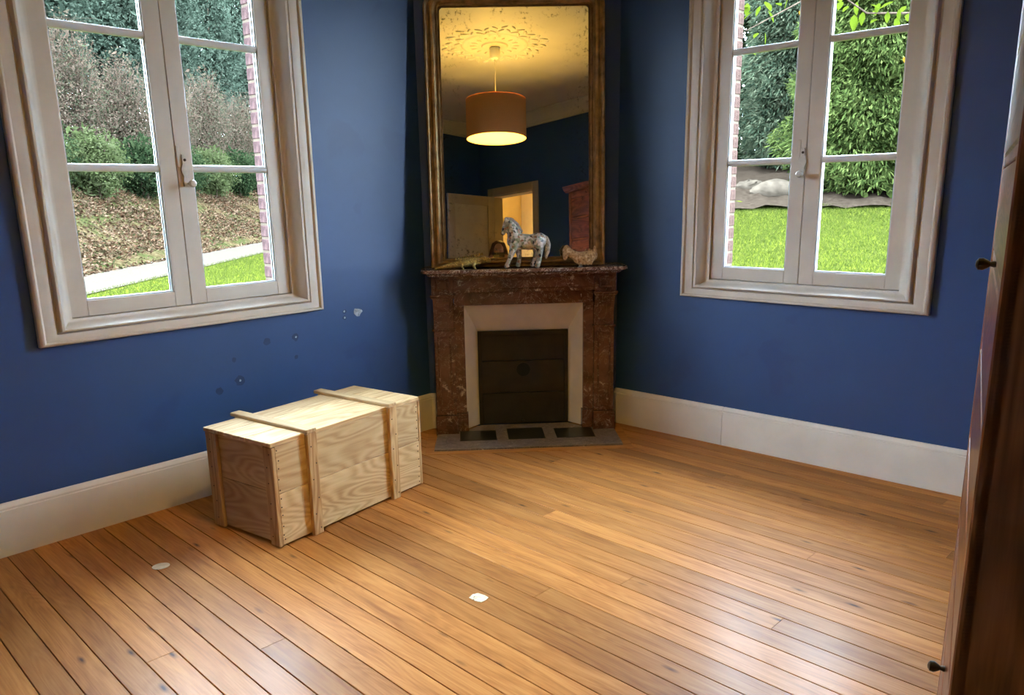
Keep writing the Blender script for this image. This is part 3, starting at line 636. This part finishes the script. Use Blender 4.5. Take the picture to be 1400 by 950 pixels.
# ------------------------------------------------------------------ pendant lamp and ceiling rose
LP = Vector((-.03, 2.30, CEIL))
ro = empty('ceiling_rose', loc=LP, label='round plaster ceiling rose with leaf relief above the pendant lamp', cat='ceiling rose')
MB().lathe([(.30, .0), (.29, -.004), (.275, -.007), (.262, -.004), (.12, -.005), (.11, -.016), (.08, -.020), (0, -.020)], 48).build('disc', MT['ceil'], ro, True)
lm = MB().ball((0, 0, 0), (.040, .014, .010), 8).mesh('leaf', MT['ceil'], True); lm2 = MB().ball((0, 0, 0), (.030, .012, .009), 8).mesh('leaf', MT['ceil'], True)
for k in range(72):
    a = k * math.tau / 36 + (.04 if k < 36 else 0); r_ = (.35 if k < 36 else .43) + .03 * math.sin(a * 6); link('leaf', lm, ro, mw=Matrix.Translation((r_ * math.cos(a), r_ * math.sin(a), -.001)) @ Matrix.Rotation(a + (.7 if k % 2 else -.7), 4, 'Z'))
for k in range(16):
    a = k * math.tau / 16; link('leaf', lm2, ro, mw=Matrix.Translation((.19 * math.cos(a), .19 * math.sin(a), -.006)) @ Matrix.Rotation(a, 4, 'Z'))
lp = empty('pendant_lamp', loc=LP, label='brown fabric drum shade pendant lamp hanging from the ceiling rose', cat='pendant lamp')
ZB, ZT, RS = 2.31 - CEIL, 2.65 - CEIL, .268
MB().lathe([(.0, -.028), (.048, -.028), (.046, -.095), (.030, -.115), (.0, -.118)], 20).build('ceiling_cup', MT['white'], lp, True)
MB().tube([(0, 0, -.11), (0, 0, 2.525 - CEIL + .085)], .004, 8).build('cord', MT['white'], lp)
t = NT('brown_fabric_shade'); v = t.co(); n1 = t.noise(t.co((1, 1, 1)), 260, 3)
colr = t.ramp(n1, (.35, (.40, .21, .085)), (.65, (.58, .34, .15)))
t.set(t.out.inputs[0], t.n('MixShader', {0: .5, 1: t.n('BsdfDiffuse', {0: colr}), 2: t.n('BsdfTranslucent', {0: (.85, .40, .15)})})); MT['shade'] = t.m
MB().lathe([(RS, ZB), (RS, ZT), (RS - .002, ZT), (RS - .002, ZB), (RS, ZB)], 64, cap=False).build('shade', MT['shade'], lp, True)
MT['lining'] = plain('pale_shade_lining', (.75, .62, .35), .6, .02)
MB().lathe([(RS - .003, ZB + .003), (RS - .003, ZT - .003), (RS - .0036, ZT - .003), (RS - .0036, ZB + .003), (RS - .003, ZB + .003)], 64, cap=False).build('rim_band', MT['lining'], lp, True)
m = MB()
for k in range(3):
    a = k * math.tau / 3; m.tube([(.020 * math.cos(a), .020 * math.sin(a), 2.525 - CEIL + .07), (.06 * math.cos(a), .06 * math.sin(a), ZT - .02), ((RS - .004) * math.cos(a), (RS - .004) * math.sin(a), ZT - .012)], .002, 6)
m.build('spider', MT['white'], lp)
zb_ = 2.525 - CEIL
MB().lathe([(.0, .09), (.021, .088), (.021, .040), (.016, .036), (.0, .036)], 16, (0, 0, zb_)).build('bulb_holder', MT['white'], lp, True)
MB().lathe([(.014, .034), (.026, .018), (.033, -.002), (.031, -.020), (.018, -.034), (0, -.038)], 20, (0, 0, zb_), cap=False).build('bulb', emis('warm_bulb', (1, .64, .15), LAMP), lp, True)

# ------------------------------------------------------------------ small things on the floor and marks on the wall
pf = pix_floor(655, 817); mk = MB(); pts = [(-.030, -.022), (.004, -.028), (.028, -.024), (.033, -.002), (.030, .018), (.010, .024), (-.022, .023), (-.034, .006)]
mk.prism(pts, .0, .0022); t = NT('speckled_card'); n1 = t.noise(t.co(), 85, 3); t.P(Base_Color=t.ramp(n1, (.33, (.03, .02, .01)), (.39, (.72, .62, .42)), (.6, (.80, .74, .58))), Roughness=.7)
o = mk.build('card_scrap', t.m); o.location = pf; o.rotation_euler.z = R(-35); tag(o, 'small speckled cream scrap of card lying on the floorboards', 'scrap')
pf = pix_floor(220, 774); o = MB().lathe([(.030, 0), (.030, .0012), (.026, .0018), (0, .0018)], 20).build('pale_disc', plain('chalky_disc', (.66, .62, .55), .8, .08, 40)); o.scale = (1.15, 1.0, 1); o.rotation_euler.z = R(20); o.location = pf
tag(o, 'pale oval disc stuck to the floorboards near the crate', 'disc')
MT['filler'] = plain('pale_filler', (.30, .36, .46), .8, .3, 60, bump=.5); MT['darkpatch'] = plain('darker_blue_patch', (.010, .032, .115), .6, .1)
def blotch(l, z, r, mat, jag=.35, thick=.0012):
    pts = [(r * (1 + random.uniform(-jag, jag)) * math.cos(k * math.tau / 11), r * (1 + random.uniform(-jag, jag)) * math.sin(k * math.tau / 11)) for k in range(11)]
    MB().prism(pts, -thick, .0, 'xzy').build('patch', mat, wl, loc=(l, 0, z))
blotch(2.706, .813, .026, MT['filler'], .4)
for l, z, r in ((2.288, .725, .021), (2.117, .726, .020), (1.944, .546, .027), (1.829, .514, .020), (1.924, .66, .012), (2.615, .824, .013), (2.282, .617, .012), (2.612, .79, .012)): blotch(l, z, r, MT['darkpatch'], .22, .0008)
for l, z in ((2.29, .726), (1.946, .549), (2.613, .826), (2.614, .79)): blotch(l, z, .006, MT['filler'], .3, .0014)
# ------------------------------------------------------------------ the photographer, seen in the mirror
ph = empty('smartphone', loc=(0, -.019, H), label='black smartphone held up in both hands', cat='phone')
MT['phone'] = plain('black_phone_glass', (.01, .01, .012), .2, .05, coat=.5); MT['skin'] = plain('skin', (.52, .30, .21), .5, .04, 20); MT['hair'] = plain('brown_hair', (.085, .036, .018), .5, .3, 90, bump=.4)
MT['jumper'] = plain('rust_brown_jumper', (.22, .085, .045), .85, .1, 90, bump=.4); MT['jeans'] = plain('dark_jeans', (.03, .045, .08), .8, .1, 90, bump=.3); MT['shoe'] = plain('dark_shoe', (.02, .018, .016), .5)
MB().box(-.078, .078, -.0045, .0045, -.037, .037, .003).build('body', MT['phone'], ph)
for k in range(3): MB().lathe([(.0075, .004), (.0075, .007), (.005, .0075), (0, .0072)], 14, (-.060 + k * .020, 0, .022), 'y').build('lens', MT['hole'], ph, True)
m = MB(); hc = Vector((.004, -.335, 1.535))
m.ball(hc + Vector((0, -.012, .022)), (.076, .094, .096), 20); m.ball(hc + Vector((0, .022, -.045)), (.056, .066, .070), 18); m.ball(hc + Vector((0, .052, -.088)), (.026, .026, .022), 12)
m.cap(hc + Vector((0, .078, .008)), hc + Vector((0, .096, -.028)), .009, .014, 10); m.ball(hc + Vector((0, .083, -.060)), (.024, .012, .008), 10)
for s in (-1, 1):
    m.ball(hc + Vector((s * .030, .075, .022)), (.022, .014, .008), 10); m.ball(hc + Vector((s * .077, -.008, -.008)), (.010, .020, .032), 10); m.ball(hc + Vector((s * .036, .060, -.030)), (.024, .020, .022), 10)
m.cap(hc + Vector((0, -.03, -.07)), (0.0, -.39, 1.33), .052, .060, 14)
m.cap((-.12, -.40, 1.30), (.12, -.40, 1.30), .075, .075, 14); m.cap((0, -.40, 1.26), (0, -.40, 1.02), .125, .108, 16); m.cap((-.05, -.40, 1.22), (.05, -.40, 1.22), .12, .12, 14); m.cap((-.06, -.41, .92), (.06, -.41, .92), .118, .118, 16); m.cap((0, -.40, 1.02), (0, -.41, .92), .11, .12, 14)
for s in (-1, 1):
    m.cap((s * .17, -.40, 1.30), (s * .235, -.30, 1.09), .050, .040, 12); m.cap((s * .235, -.30, 1.09), (s * .115, -.085, 1.385), .040, .026, 12)
    pz = Vector((s * .100, -.050, 1.425)); m.cap((s * .115, -.085, 1.385), pz, .026, .026, 12); m.ball(pz, (.022, .030, .036), 12)
    for k, (dz, ln) in enumerate(((.030, .040), (.010, .046), (-.010, .044), (-.028, .036))):       # fingers in front of the phone, curled over its end
        a = pz + Vector((s * -.004, .018, dz)); b = a + Vector((s * .000, .018, .002)); c = b + Vector((-s * ln * .65, .006, 0)); m.cap(a, b, .0095, .0085, 8); m.cap(b, c, .0085, .007, 8)
    a = pz + Vector((0, -.012, .02)); b = a + Vector((-s * .022, -.004, .012)); c = b + Vector((-s * .022, .006, .004)); m.cap(a, b, .011, .010, 8); m.cap(b, c, .010, .008, 8)   # thumb behind
    m.cap((s * .085, -.41, .88), (s * .095, -.39, .48), .085, .055, 14); m.cap((s * .095, -.39, .48), (s * .095, -.42, .09), .054, .036, 12); m.cap((s * .095, -.42, .06), (s * .105, -.27, .035), .035, .028, 12)
pe = m.build('person', MT['skin']); bake(pe, .0075, 3); zmin = min(v_.co.z for v_ in pe.data.vertices); pe.location.z = -zmin * 0
tag(pe, 'person with long brown hair holding up a phone in the doorway', 'person')
m = MB()
m.ball(hc + Vector((0, -.026, .036)), (.088, .098, .098), 20)
for s in (-1, 1):
    for a, b, ra, rb in (((s * .055, .02, .075), (s * .084, .015, .0), .030, .026), ((s * .084, .010, .0), (s * .098, .0, -.10), .028, .034), ((s * .098, .0, -.10), (s * .11, -.005, -.20), .036, .028), ((s * .05, -.08, -.0), (s * .07, -.09, -.22), .06, .05)): m.cap(hc + Vector(a), hc + Vector(b), ra, rb, 10)
ha = m.build('hair', MT['hair'], pe)
# keep the face free: cut the front of the hair away
bm = bmesh.new(); bm.from_mesh(ha.data); bm.to_mesh(ha.data); bm.free(); bake(ha, .009, 4)
for s in (-1, 1):
    MB().ball(hc + Vector((s * .030, .078, .006)), (.013, .008, .006), 10).build('eye', plain('eye_white', (.6, .58, .55), .3) if s < 0 else bpy.data.materials['eye_white'], pe, True)
    MB().ball(hc + Vector((s * .030, .0835, .006)), (.005, .003, .005), 8).build('iris', MT['hole'], pe, True)
MB().ball(hc + Vector((0, .091, -.060)), (.020, .006, .0045), 10).build('lips', plain('lips', (.42, .14, .12), .5), pe, True)
m = MB()
m.cap((-.12, -.40, 1.30), (.12, -.40, 1.30), .088, .088, 14); m.cap((0, -.40, 1.26), (0, -.40, 1.0), .138, .124, 16); m.cap((-.05, -.40, 1.22), (.05, -.40, 1.22), .133, .133, 14); m.cap((-.06, -.41, .93), (.06, -.41, .93), .130, .130, 16); m.cap((0, -.40, 1.02), (0, -.41, .93), .126, .132, 14)
for s in (-1, 1): m.cap((s * .17, -.40, 1.30), (s * .235, -.30, 1.09), .063, .053, 12); m.cap((s * .235, -.30, 1.09), (s * .128, -.108, 1.353), .053, .036, 12)
bake(m.build('jumper', MT['jumper'], pe), .011, 3)
m = MB(); m.cap((-.05, -.41, .88), (.05, -.41, .88), .126, .126, 14)
for s in (-1, 1): m.cap((s * .085, -.41, .88), (s * .095, -.39, .48), .096, .067, 14); m.cap((s * .095, -.39, .48), (s * .095, -.42, .10), .066, .052, 12)
bake(m.build('trousers', MT['jeans'], pe), .011, 3)
for s in (-1, 1): bake(MB().cap((s * .095, -.43, .048), (s * .107, -.255, .040), .046, .038, 12).cap((s * .095, -.43, .05), (s * .095, -.42, .10), .044, .042, 12).build('shoe', MT['shoe'], pe), .008, 2)
lo = min(v_.co.z for ch in pe.children for v_ in ch.data.vertices); pe.location.z = -min(lo, zmin)
pe.location.z = min(max(pe.location.z, -.03), .03)

# ------------------------------------------------------------------ outside: ground, drive, planting
def smooth01(a, b, x): k = np.clip((x - a) / (b - a), 0, 1); return k * k * (3 - 2 * k)
def ground_z(x, y):
    x = np.asarray(x, float); y = np.asarray(y, float)
    z = -.36 + .145 * np.clip(y - 14, 0, 18) * smooth01(-2, 3, x) + .60 * np.clip(-10.9 - x, 0, 4.2) + .10 * np.clip(-15.1 - x, 0, 30)
    return z
def gz(x, y): return float(ground_z(x, y))
def grid_mesh(name, x0, x1, y0, y1, nx, ny, m, dz=0.0, zfun=None, bump=.0):
    X, Y = np.meshgrid(np.linspace(x0, x1, nx), np.linspace(y0, y1, ny)); Z = ground_z(X, Y) + dz + (RNG.normal(0, bump, X.shape) if bump else 0)
    v = np.stack([X, Y, Z], -1).reshape(-1, 3); f = [(j * nx + i, j * nx + i + 1, (j + 1) * nx + i + 1, (j + 1) * nx + i) for j in range(ny - 1) for i in range(nx - 1)]
    me = bpy.data.meshes.new(name); me.from_pydata(v.tolist(), [], f); me.materials.append(m); me.polygons.foreach_set('use_smooth', [True] * len(f)); return link(name, me)
t = NT('lawn_turf'); v = t.co(); n1 = t.noise(v, .6, 4); n2 = t.noise(v, 9, 5, .7)
t.P(Base_Color=t.mix(.5, t.ramp(n1, (.3, (0.02578, 0.03393, 0.003077)), (.7, (0.04362, 0.05008, 0.005272))), t.ramp(n2, (.3, (0.01189, 0.01777, 0.001758)), (.7, (0.05948, 0.05815, 0.008791)))), Roughness=1.0, Specular_IOR_Level=0.0); MT['lawn'] = t.m
t = NT('leaf_litter'); v = t.co(); n2 = t.noise(v, 7, 5, .75); n3 = t.noise(v, .8, 3)
t.P(Base_Color=t.mix(t.ramp(n3, (.42, 0), (.6, .7)), t.ramp(n2, (.3, (0.008586, 0.00551, 0.002576)), (.5, (0.02861, 0.01929, 0.009282)), (.7, (0.05721, 0.0427, 0.02267))), t.ramp(n2, (.3, (0.004291, 0.008263, 0.00206)), (.7, (0.02002, 0.02479, 0.007212)))), Roughness=1.0, Specular_IOR_Level=0.0); MT['litter'] = t.m
t = NT('gravel_drive'); v = t.co(); n2 = t.noise(v, 14, 5, .8); t.P(Base_Color=t.ramp(n2, (.3, (0.02622, 0.0212, 0.01631)), (.7, (0.05242, 0.04242, 0.03262))), Roughness=1.0, Specular_IOR_Level=0.0); MT['gravel'] = t.m
tag(grid_mesh('lawn', -10.9, 45, -45, 60, 60, 110, MT['lawn']), 'bright green lawn around the house', kind='structure')
tag(grid_mesh('bank', -55, -10.7, -45, 105, 60, 60, MT['litter'], .01, bump=.06), 'bank covered in fallen leaves beyond the drive', kind='structure')
tag(grid_mesh('driveway', -10.75, -8.45, -45, 105, 4, 90, MT['gravel'], .025), 'grey gravel drive crossing the lawn', kind='structure')

def leaf_mat(name, *cols, trans=.35):
    t = NT(name); g = t.n('NewGeometry'); st = [(i / max(1, len(cols) - 1), c) for i, c in enumerate(cols)]
    c = t.ramp(g.outputs['Random Per Island'], *st)
    t.set(t.out.inputs[0], t.n('MixShader', {0: trans, 1: t.n('BsdfDiffuse', {0: c}), 2: t.n('BsdfTranslucent', {0: c})})); return t.m
def leaves(name, P, D, L, W, m, parent, N=None):          # one pointed leaf (2 tris folded) at each point, along D
    n = len(P); D = D / np.linalg.norm(D, axis=1, keepdims=True)
    r = RNG.normal(size=(n, 3)); S = np.cross(D, r); S /= np.linalg.norm(S, axis=1, keepdims=True)
    L = (np.ones(n) * L * RNG.uniform(.6, 1.3, n))[:, None]; Wd = (np.ones(n) * W * RNG.uniform(.7, 1.2, n))[:, None]
    U = np.cross(S, D) * Wd * .25
    V = np.stack([P, P + D * L * .45 + S * Wd * .5 + U, P + D * L, P + D * L * .45 - S * Wd * .5 + U], 1).reshape(-1, 3)
    me = bpy.data.meshes.new(name); me.vertices.add(4 * n); me.vertices.foreach_set('co', V.ravel().astype(np.float32))
    base = (np.arange(n) * 4)[:, None]; F = np.concatenate([base + np.array([0, 1, 2]), base + np.array([0, 2, 3])], 1).reshape(-1)
    me.loops.add(6 * n); me.loops.foreach_set('vertex_index', F.astype(np.int32)); me.polygons.add(2 * n); me.polygons.foreach_set('loop_start', (np.arange(2 * n) * 3).astype(np.int32)); me.polygons.foreach_set('loop_total', np.full(2 * n, 3, np.int32))
    me.materials.append(m); me.update(calc_edges=True); me.validate()
    o = link(name, me, parent); o['kind'] = 'stuff'; return o
MT['bark'] = plain('grey_bark', (0.054, 0.04275, 0.03375), .9, .3, 12, bump=.5, spec=0.0)
MT['twig'] = plain('brown_twig', (0.045, 0.0315, 0.0225), .9, .3, 12, spec=0.0)
def conifer(x, y, h, r, n, m, label, group=None, droop=.55):
    z = gz(x, y); e = empty('conifer', loc=(x, y, z), label=label, cat='tree', group=group)
    MB().tube([(0, 0, -.1), (0, 0, h * .9)], [.18, .03], 8).build('trunk', MT['bark'], e)
    u = RNG.uniform(0, 1, n) ** .8; a = RNG.uniform(0, math.tau, n); prof = np.minimum(1, (1 - u) ** .55 * 1.15) * np.minimum(1, .72 + u * 3)
    lob = 1 + .16 * np.sin(a * 5 + 9 * u) + .12 * np.sin(u * 38 + 3 * a); rr = r * prof * lob * RNG.uniform(.72, 1.03, n)
    P = np.stack([rr * np.cos(a), rr * np.sin(a), .10 * h * 0 + u * h + .05], 1)
    D = np.stack([np.cos(a), np.sin(a), RNG.normal(-droop, .45, n)], 1) + RNG.normal(0, .35, (n, 3))
    ni = n // 4; k = RNG.integers(0, n, ni); P2 = P[k] * np.array([.72, .72, 1]); P = np.concatenate([P, P2]); D = np.concatenate([D, RNG.normal(0, 1, (ni, 3))])
    L = np.concatenate([np.full(n, .24), np.full(ni, .5)]); leaves('foliage', P, D, L, np.concatenate([np.full(n, .06), np.full(ni, .26)]), m, e); return e
C1 = leaf_mat('dark_conifer', (0.003432, 0.006059, 0.002499), (0.008582, 0.01313, 0.004999), (0.0143, 0.01818, 0.007142))
C2 = leaf_mat('blue_green_conifer', (0.01932, 0.03089, 0.01912), (0.04507, 0.05998, 0.03475), (0.08367, 0.09088, 0.05562))
C3 = leaf_mat('green_conifer', (0.01486, 0.0241, 0.006161), (0.03714, 0.05143, 0.01386), (0.06932, 0.08358, 0.02464))
def at(u, dist, ref=240):
    d = pix_dir(u, ref); k = dist / d.y; return d.x * k, dist
for u, dist, h, r, n, m_, lb in ((1018, 38, 15.5, 2.5, 30000, C1, 'dark conifer at the far end of the lawn hedge'), (1080, 31.8, 13.3, 1.95, 50000, C2, 'blue green conifer with drooping sprays beside the dark one'),
                                 (1190, 25.5, 10.5, 2.45, 60000, C3, 'broad fresh green conifer behind the lawn'), (1142, 41, 16, 2.1, 22000, C1, 'dark conifer in the gap behind the broad green one'), (915, 31, 12, 1.75, 14000, C1, 'dark conifer standing apart at the near end of the hedge')):
    x, y = at(u, dist); conifer(x, y, h, r, n, m_, lb)
# earth strip, stones and grass tufts along the lawn's edge
t = NT('bare_earth'); n2 = t.noise(t.co(), 8, 5, .8); t.P(Base_Color=t.ramp(n2, (.3, (0.008006, 0.005331, 0.003708)), (.7, (0.02974, 0.02133, 0.01483))), Roughness=1.0, Specular_IOR_Level=0.0)
tag(grid_mesh('flower_bed', 2, 24, 22.6, 44, 60, 40, t.m, .10, bump=.05), 'strip of bare earth below the conifers', kind='structure')
MT['rock'] = plain('pale_stone', (0.04164, 0.0319, 0.02308), .9, .2, 3, bump=.6, spec=0.0)
for u, dist, s in ((1026, 26.2, .5), (1062, 25.2, .8)):
    x, y = at(u, dist); m = MB().ball((0, 0, 0), (s, s * .6, s * .42), 16); o = m.build('boulder', MT['rock'], None, True); o.location = (x, y, gz(x, y) + .16)
    for v_ in o.data.vertices: v_.co += Vector(RNG.normal(0, .03, 3))
    tag(o, ('larger' if s > .6 else 'smaller') + ' pale flat boulder on the earth strip under the conifers', 'boulder', 'boulders below the conifers')
def tufts(name, n, x0, x1, y0, y1, L, m, lab):
    x = RNG.uniform(x0, x1, n); y = RNG.uniform(y0, y1, n); P = np.stack([x, y, ground_z(x, y) - .01], 1); D = RNG.normal(0, .55, (n, 3)); D[:, 2] = 1
    o = leaves(name, P, D, L, L * .16, m, None); tag(o, lab, 'grass', kind='stuff')
GR = leaf_mat('grass_blade', (.020, .030, .005), (.036, .047, .008), (.054, .059, .015), trans=.5)
tufts('grass', 110000, 2, 16, 14, 23.5, .085, GR, 'short bright grass blades on the sloping lawn')
tufts('verge_grass', 40000, -8.6, -3, 12, 30, .08, GR, 'short grass blades on the verge of the drive')
LT = leaf_mat('fallen_leaf', (0.01596, 0.00757, 0.003889), (0.04469, 0.024, 0.01333), (0.07978, 0.05048, 0.03222), (0.01596, 0.01893, 0.006664), trans=.1)
n = 70000; x = RNG.uniform(-16, -10.6, n); y = RNG.uniform(12, 55, n); P = np.stack([x, y, ground_z(x, y) + .03], 1)
tag(leaves('fallen_leaves', P, RNG.normal(0, 1, (n, 3)) * np.array([1, 1, .4]), .13, .075, LT, None), 'brown fallen leaves covering the bank', 'leaves', kind='stuff')
# ivy mounds, beech hedge with brown leaves, evergreens behind
def shrub(name, x, y, rx, ry, h, n, L, m, label, cat, group, stems=5, shell=.55, z0=0.0, core=.12, twigs=0):
    z = gz(x, y); e = empty(name, loc=(x, y, z), label=label, cat=cat, group=group)
    for k in range(stems):
        a = random.uniform(0, math.tau); q_ = random.uniform(.3, .9)
        p1 = Vector((rx * .3 * q_ * math.cos(a), ry * .3 * q_ * math.sin(a), h * .35)); p2 = Vector((rx * .8 * q_ * math.cos(a), ry * .8 * q_ * math.sin(a), h * random.uniform(.7, .98)))
        MB().tube([(0.1 * math.cos(a), .1 * math.sin(a), -.1), p1, p2], [.06 * h / 5 + .02, .04 * h / 5 + .01, .012], 6).build('stem', MT['twig'], e)
    tw = MB()
    for k in range(twigs):
        a = random.uniform(0, math.tau); q_ = random.uniform(.2, 1); zz_ = h * random.uniform(.15, .9); p1 = Vector((rx * q_ * .8 * math.cos(a), ry * q_ * .8 * math.sin(a), zz_))
        tp = [p1, p1 + Vector((random.gauss(0, .35), random.gauss(0, .35), random.uniform(.3, 1.1))), p1 + Vector((random.gauss(0, .6), random.gauss(0, .6), random.uniform(.9, 1.9)))]
        tw.tube([Vector((max(-rx * 1.15, min(rx * 1.15, p.x)), max(-ry * 1.15, min(ry * 1.15, p.y)), min(p.z, h * 1.02))) for p in tp], [.018, .012, .004], 3)
    if twigs: tag(tw.build('twigs', MT['twig'], e), kind='stuff')
    a = RNG.uniform(0, math.tau, n); cz = RNG.uniform(-1, 1, n); s_ = np.sqrt(1 - cz ** 2); k = RNG.uniform(shell, 1.05, n) * (1 + .18 * np.sin(4 * a + 5 * cz))
    P = np.stack([rx * k * s_ * np.cos(a), ry * k * s_ * np.sin(a), z0 + (h - z0) * (.5 + .5 * k * cz)], 1); P[:, 2] = np.maximum(P[:, 2], .02)
    Ls = np.full(n, L); ni = int(n * core); Ls[:ni] = L * 2.6; P[:ni, :2] *= .7
    leaves('foliage', P, RNG.normal(0, 1, (n, 3)) + np.array([0, 0, -.2]), Ls, Ls * .5, m, e); return e
IV = leaf_mat('ivy_leaf', (0.00432, 0.00864, 0.0036), (0.01152, 0.01872, 0.00792), (0.02448, 0.03312, 0.0144)); BE = leaf_mat('dry_beech_leaf', (0.03168, 0.01944, 0.01296), (0.05616, 0.03744, 0.02592), (0.072, 0.05184, 0.03816), (0.036, 0.03384, 0.02016), (0.02592, 0.03024, 0.01584), trans=.3); EV = leaf_mat('evergreen_leaf', (0.01008, 0.01512, 0.01008), (0.0216, 0.03024, 0.02088), (0.04032, 0.0504, 0.036)); LG = leaf_mat('light_shrub_leaf', (0.01872, 0.02448, 0.00864), (0.03456, 0.04176, 0.01584), (0.04752, 0.05328, 0.02448))
gi = 'ivy mounds along the top of the bank'
for i, yy in enumerate((17.5, 21, 24.5, 28, 31.5, 35.2, 39, 43, 47.5, 52.5)):
    shrub('ivy_mound', -14.2 + random.uniform(-.12, .12), yy, 1.08, 1.38 + max(0, yy - 39) * .03, 2.0 + random.uniform(0, .6), 5200, .12, IV if i % 3 else LG, 'dark ivy mound on top of the leafy bank' if i % 3 else 'light green low shrub on top of the leafy bank', 'shrub', gi, 3)
for i, yy in enumerate((17, 21, 25, 29, 33, 37.5, 42, 47, 53, 59.5, 66.5)):
    shrub('beech_shrub', -17.2 + random.uniform(-.12, .12), yy, 1.32, 1.62 + max(0, yy - 33) * .028, 5.4 + random.uniform(-.5, 1.2), 11000, .11, BE, 'brown leaved beech in the hedge above the bank', 'shrub', 'brown beeches in the hedge', 9, .35, 0, .05, 90)
for i, yy in enumerate((18, 22.4, 26.8, 31.2, 35.8, 40.6, 45.8, 51.4, 57.4, 63.8)):
    shrub('laurel_shrub', -20.2 + random.uniform(-.1, .1), yy, 1.02, 1.82 + max(0, yy - 31) * .018, 3.4 + random.uniform(-.3, .5), 5000, .17, IV, 'dark laurel in the undergrowth behind the beech hedge', 'shrub', 'laurels behind the beech hedge', 4, .5)
for i, (xx, yy, hh, rr_) in enumerate(((-25.6, 22, 14.5, 3.2), (-25.4, 30, 16, 3.2), (-25.8, 38, 14.5, 3.2), (-25.4, 46, 17, 3.2), (-25.6, 54.2, 16, 3.3), (-25.6, 62.6, 18, 3.4), (-25.8, 71.4, 18, 3.5), (-25.8, 80.6, 20, 3.7), (-25.8, 90.2, 19, 3.8))):
    shrub('evergreen_tree', xx, yy, rr_, rr_, hh, 19000, .24, EV, 'tall blue green evergreen tree behind the beech hedge', 'tree', 'evergreens behind the hedge', 7, .4, 2.2, .3)
# young tree whose leafy branch crosses the top of the right window
tx, ty = at(1345, 9.0); tz = gz(tx, ty); yt = empty('young_tree', loc=(tx, ty, tz), label='young tree with yellow green leaves reaching across the lawn window', cat='tree')
def atp(u, v_, dist): d = pix_dir(u, v_); k = dist / d.y; return Vector((d.x * k - tx, dist - ty, H + d.z * k - tz))
br = [Vector((0, 0, 3.2)), atp(1260, 18, 8.8), atp(1185, 18, 8.6), atp(1150, -6, 8.5)]; br2 = [Vector((0, 0, 3.3)), atp(1240, -40, 8.6), atp(1110, -6, 8.2), atp(1065, 18, 8.1), atp(1020, 42, 8.0)]
MB().tube([(0, 0, -.1), (0.05, 0, 1.6), (0, 0, 3.3), (.1, .1, 5)], [.07, .055, .04, .01], 8).build('trunk', MT['bark'], yt)
for b_ in (br, br2): MB().tube(b_, [.022, .014, .009, .006, .004][:len(b_)], 6).build('branch', MT['twig'], yt)
YL = leaf_mat('yellow_green_leaf', (0.0324, 0.05184, 0.0036), (0.04752, 0.0648, 0.00576), trans=.5); YO = leaf_mat('amber_leaf', (0.0864, 0.0432, 0.00432), (0.0936, 0.0504, 0.00576), trans=.5)
def leafmesh(m):
    P = [(0, 0, 0), (.018, .004, .018), (.022, .006, .042), (.012, .003, .068), (0, 0, .085), (-.012, .003, .068), (-.022, .006, .042), (-.018, .004, .018), (0, .0, .042)]
    return MB().add(P, [(0, 1, 8), (1, 2, 8), (2, 3, 8), (3, 4, 8), (4, 5, 8), (5, 6, 8), (6, 7, 8), (7, 0, 8)]).mesh('leaf', m, True)
lm_y, lm_o = leafmesh(YL), leafmesh(YO)
spots = [(1022, 4), (1040, 8), (1046, 2), (1028, 16), (1050, 14), (1062, 4), (1078, -4), (1036, 45), (1046, 44), (1022, 70), (1020, 10), (1160, 8), (1172, 2), (1180, 16), (1190, 6), (1196, 14), (1202, 4), (1214, 16), (1222, 2), (1230, 12), (1238, 8), (1168, 20), (1150, 2), (1244, 18), (1210, -6), (1185, -8), (1165, -10), (1226, 24), (1176, 26), (1199, 26), (1142, -8), (1056, -8)]
for i, (u, v_) in enumerate(spots):
    o = link('leaf', lm_y, yt, mw=Matrix.Translation(atp(u, v_, 8.3 if u < 1120 else 8.65)) @ Matrix.Rotation(random.uniform(0, 6.28), 4, 'Z') @ Matrix.Rotation(random.uniform(1.5, 3.3), 4, 'X') @ Matrix.Scale(random.uniform(1.2, 1.8), 4))
for u, v_ in ((1094, 14), (1236, 78)): link('leaf', lm_o, yt, mw=Matrix.Translation(atp(u, v_, 8.3)) @ Matrix.Rotation(2.6, 4, 'X'))
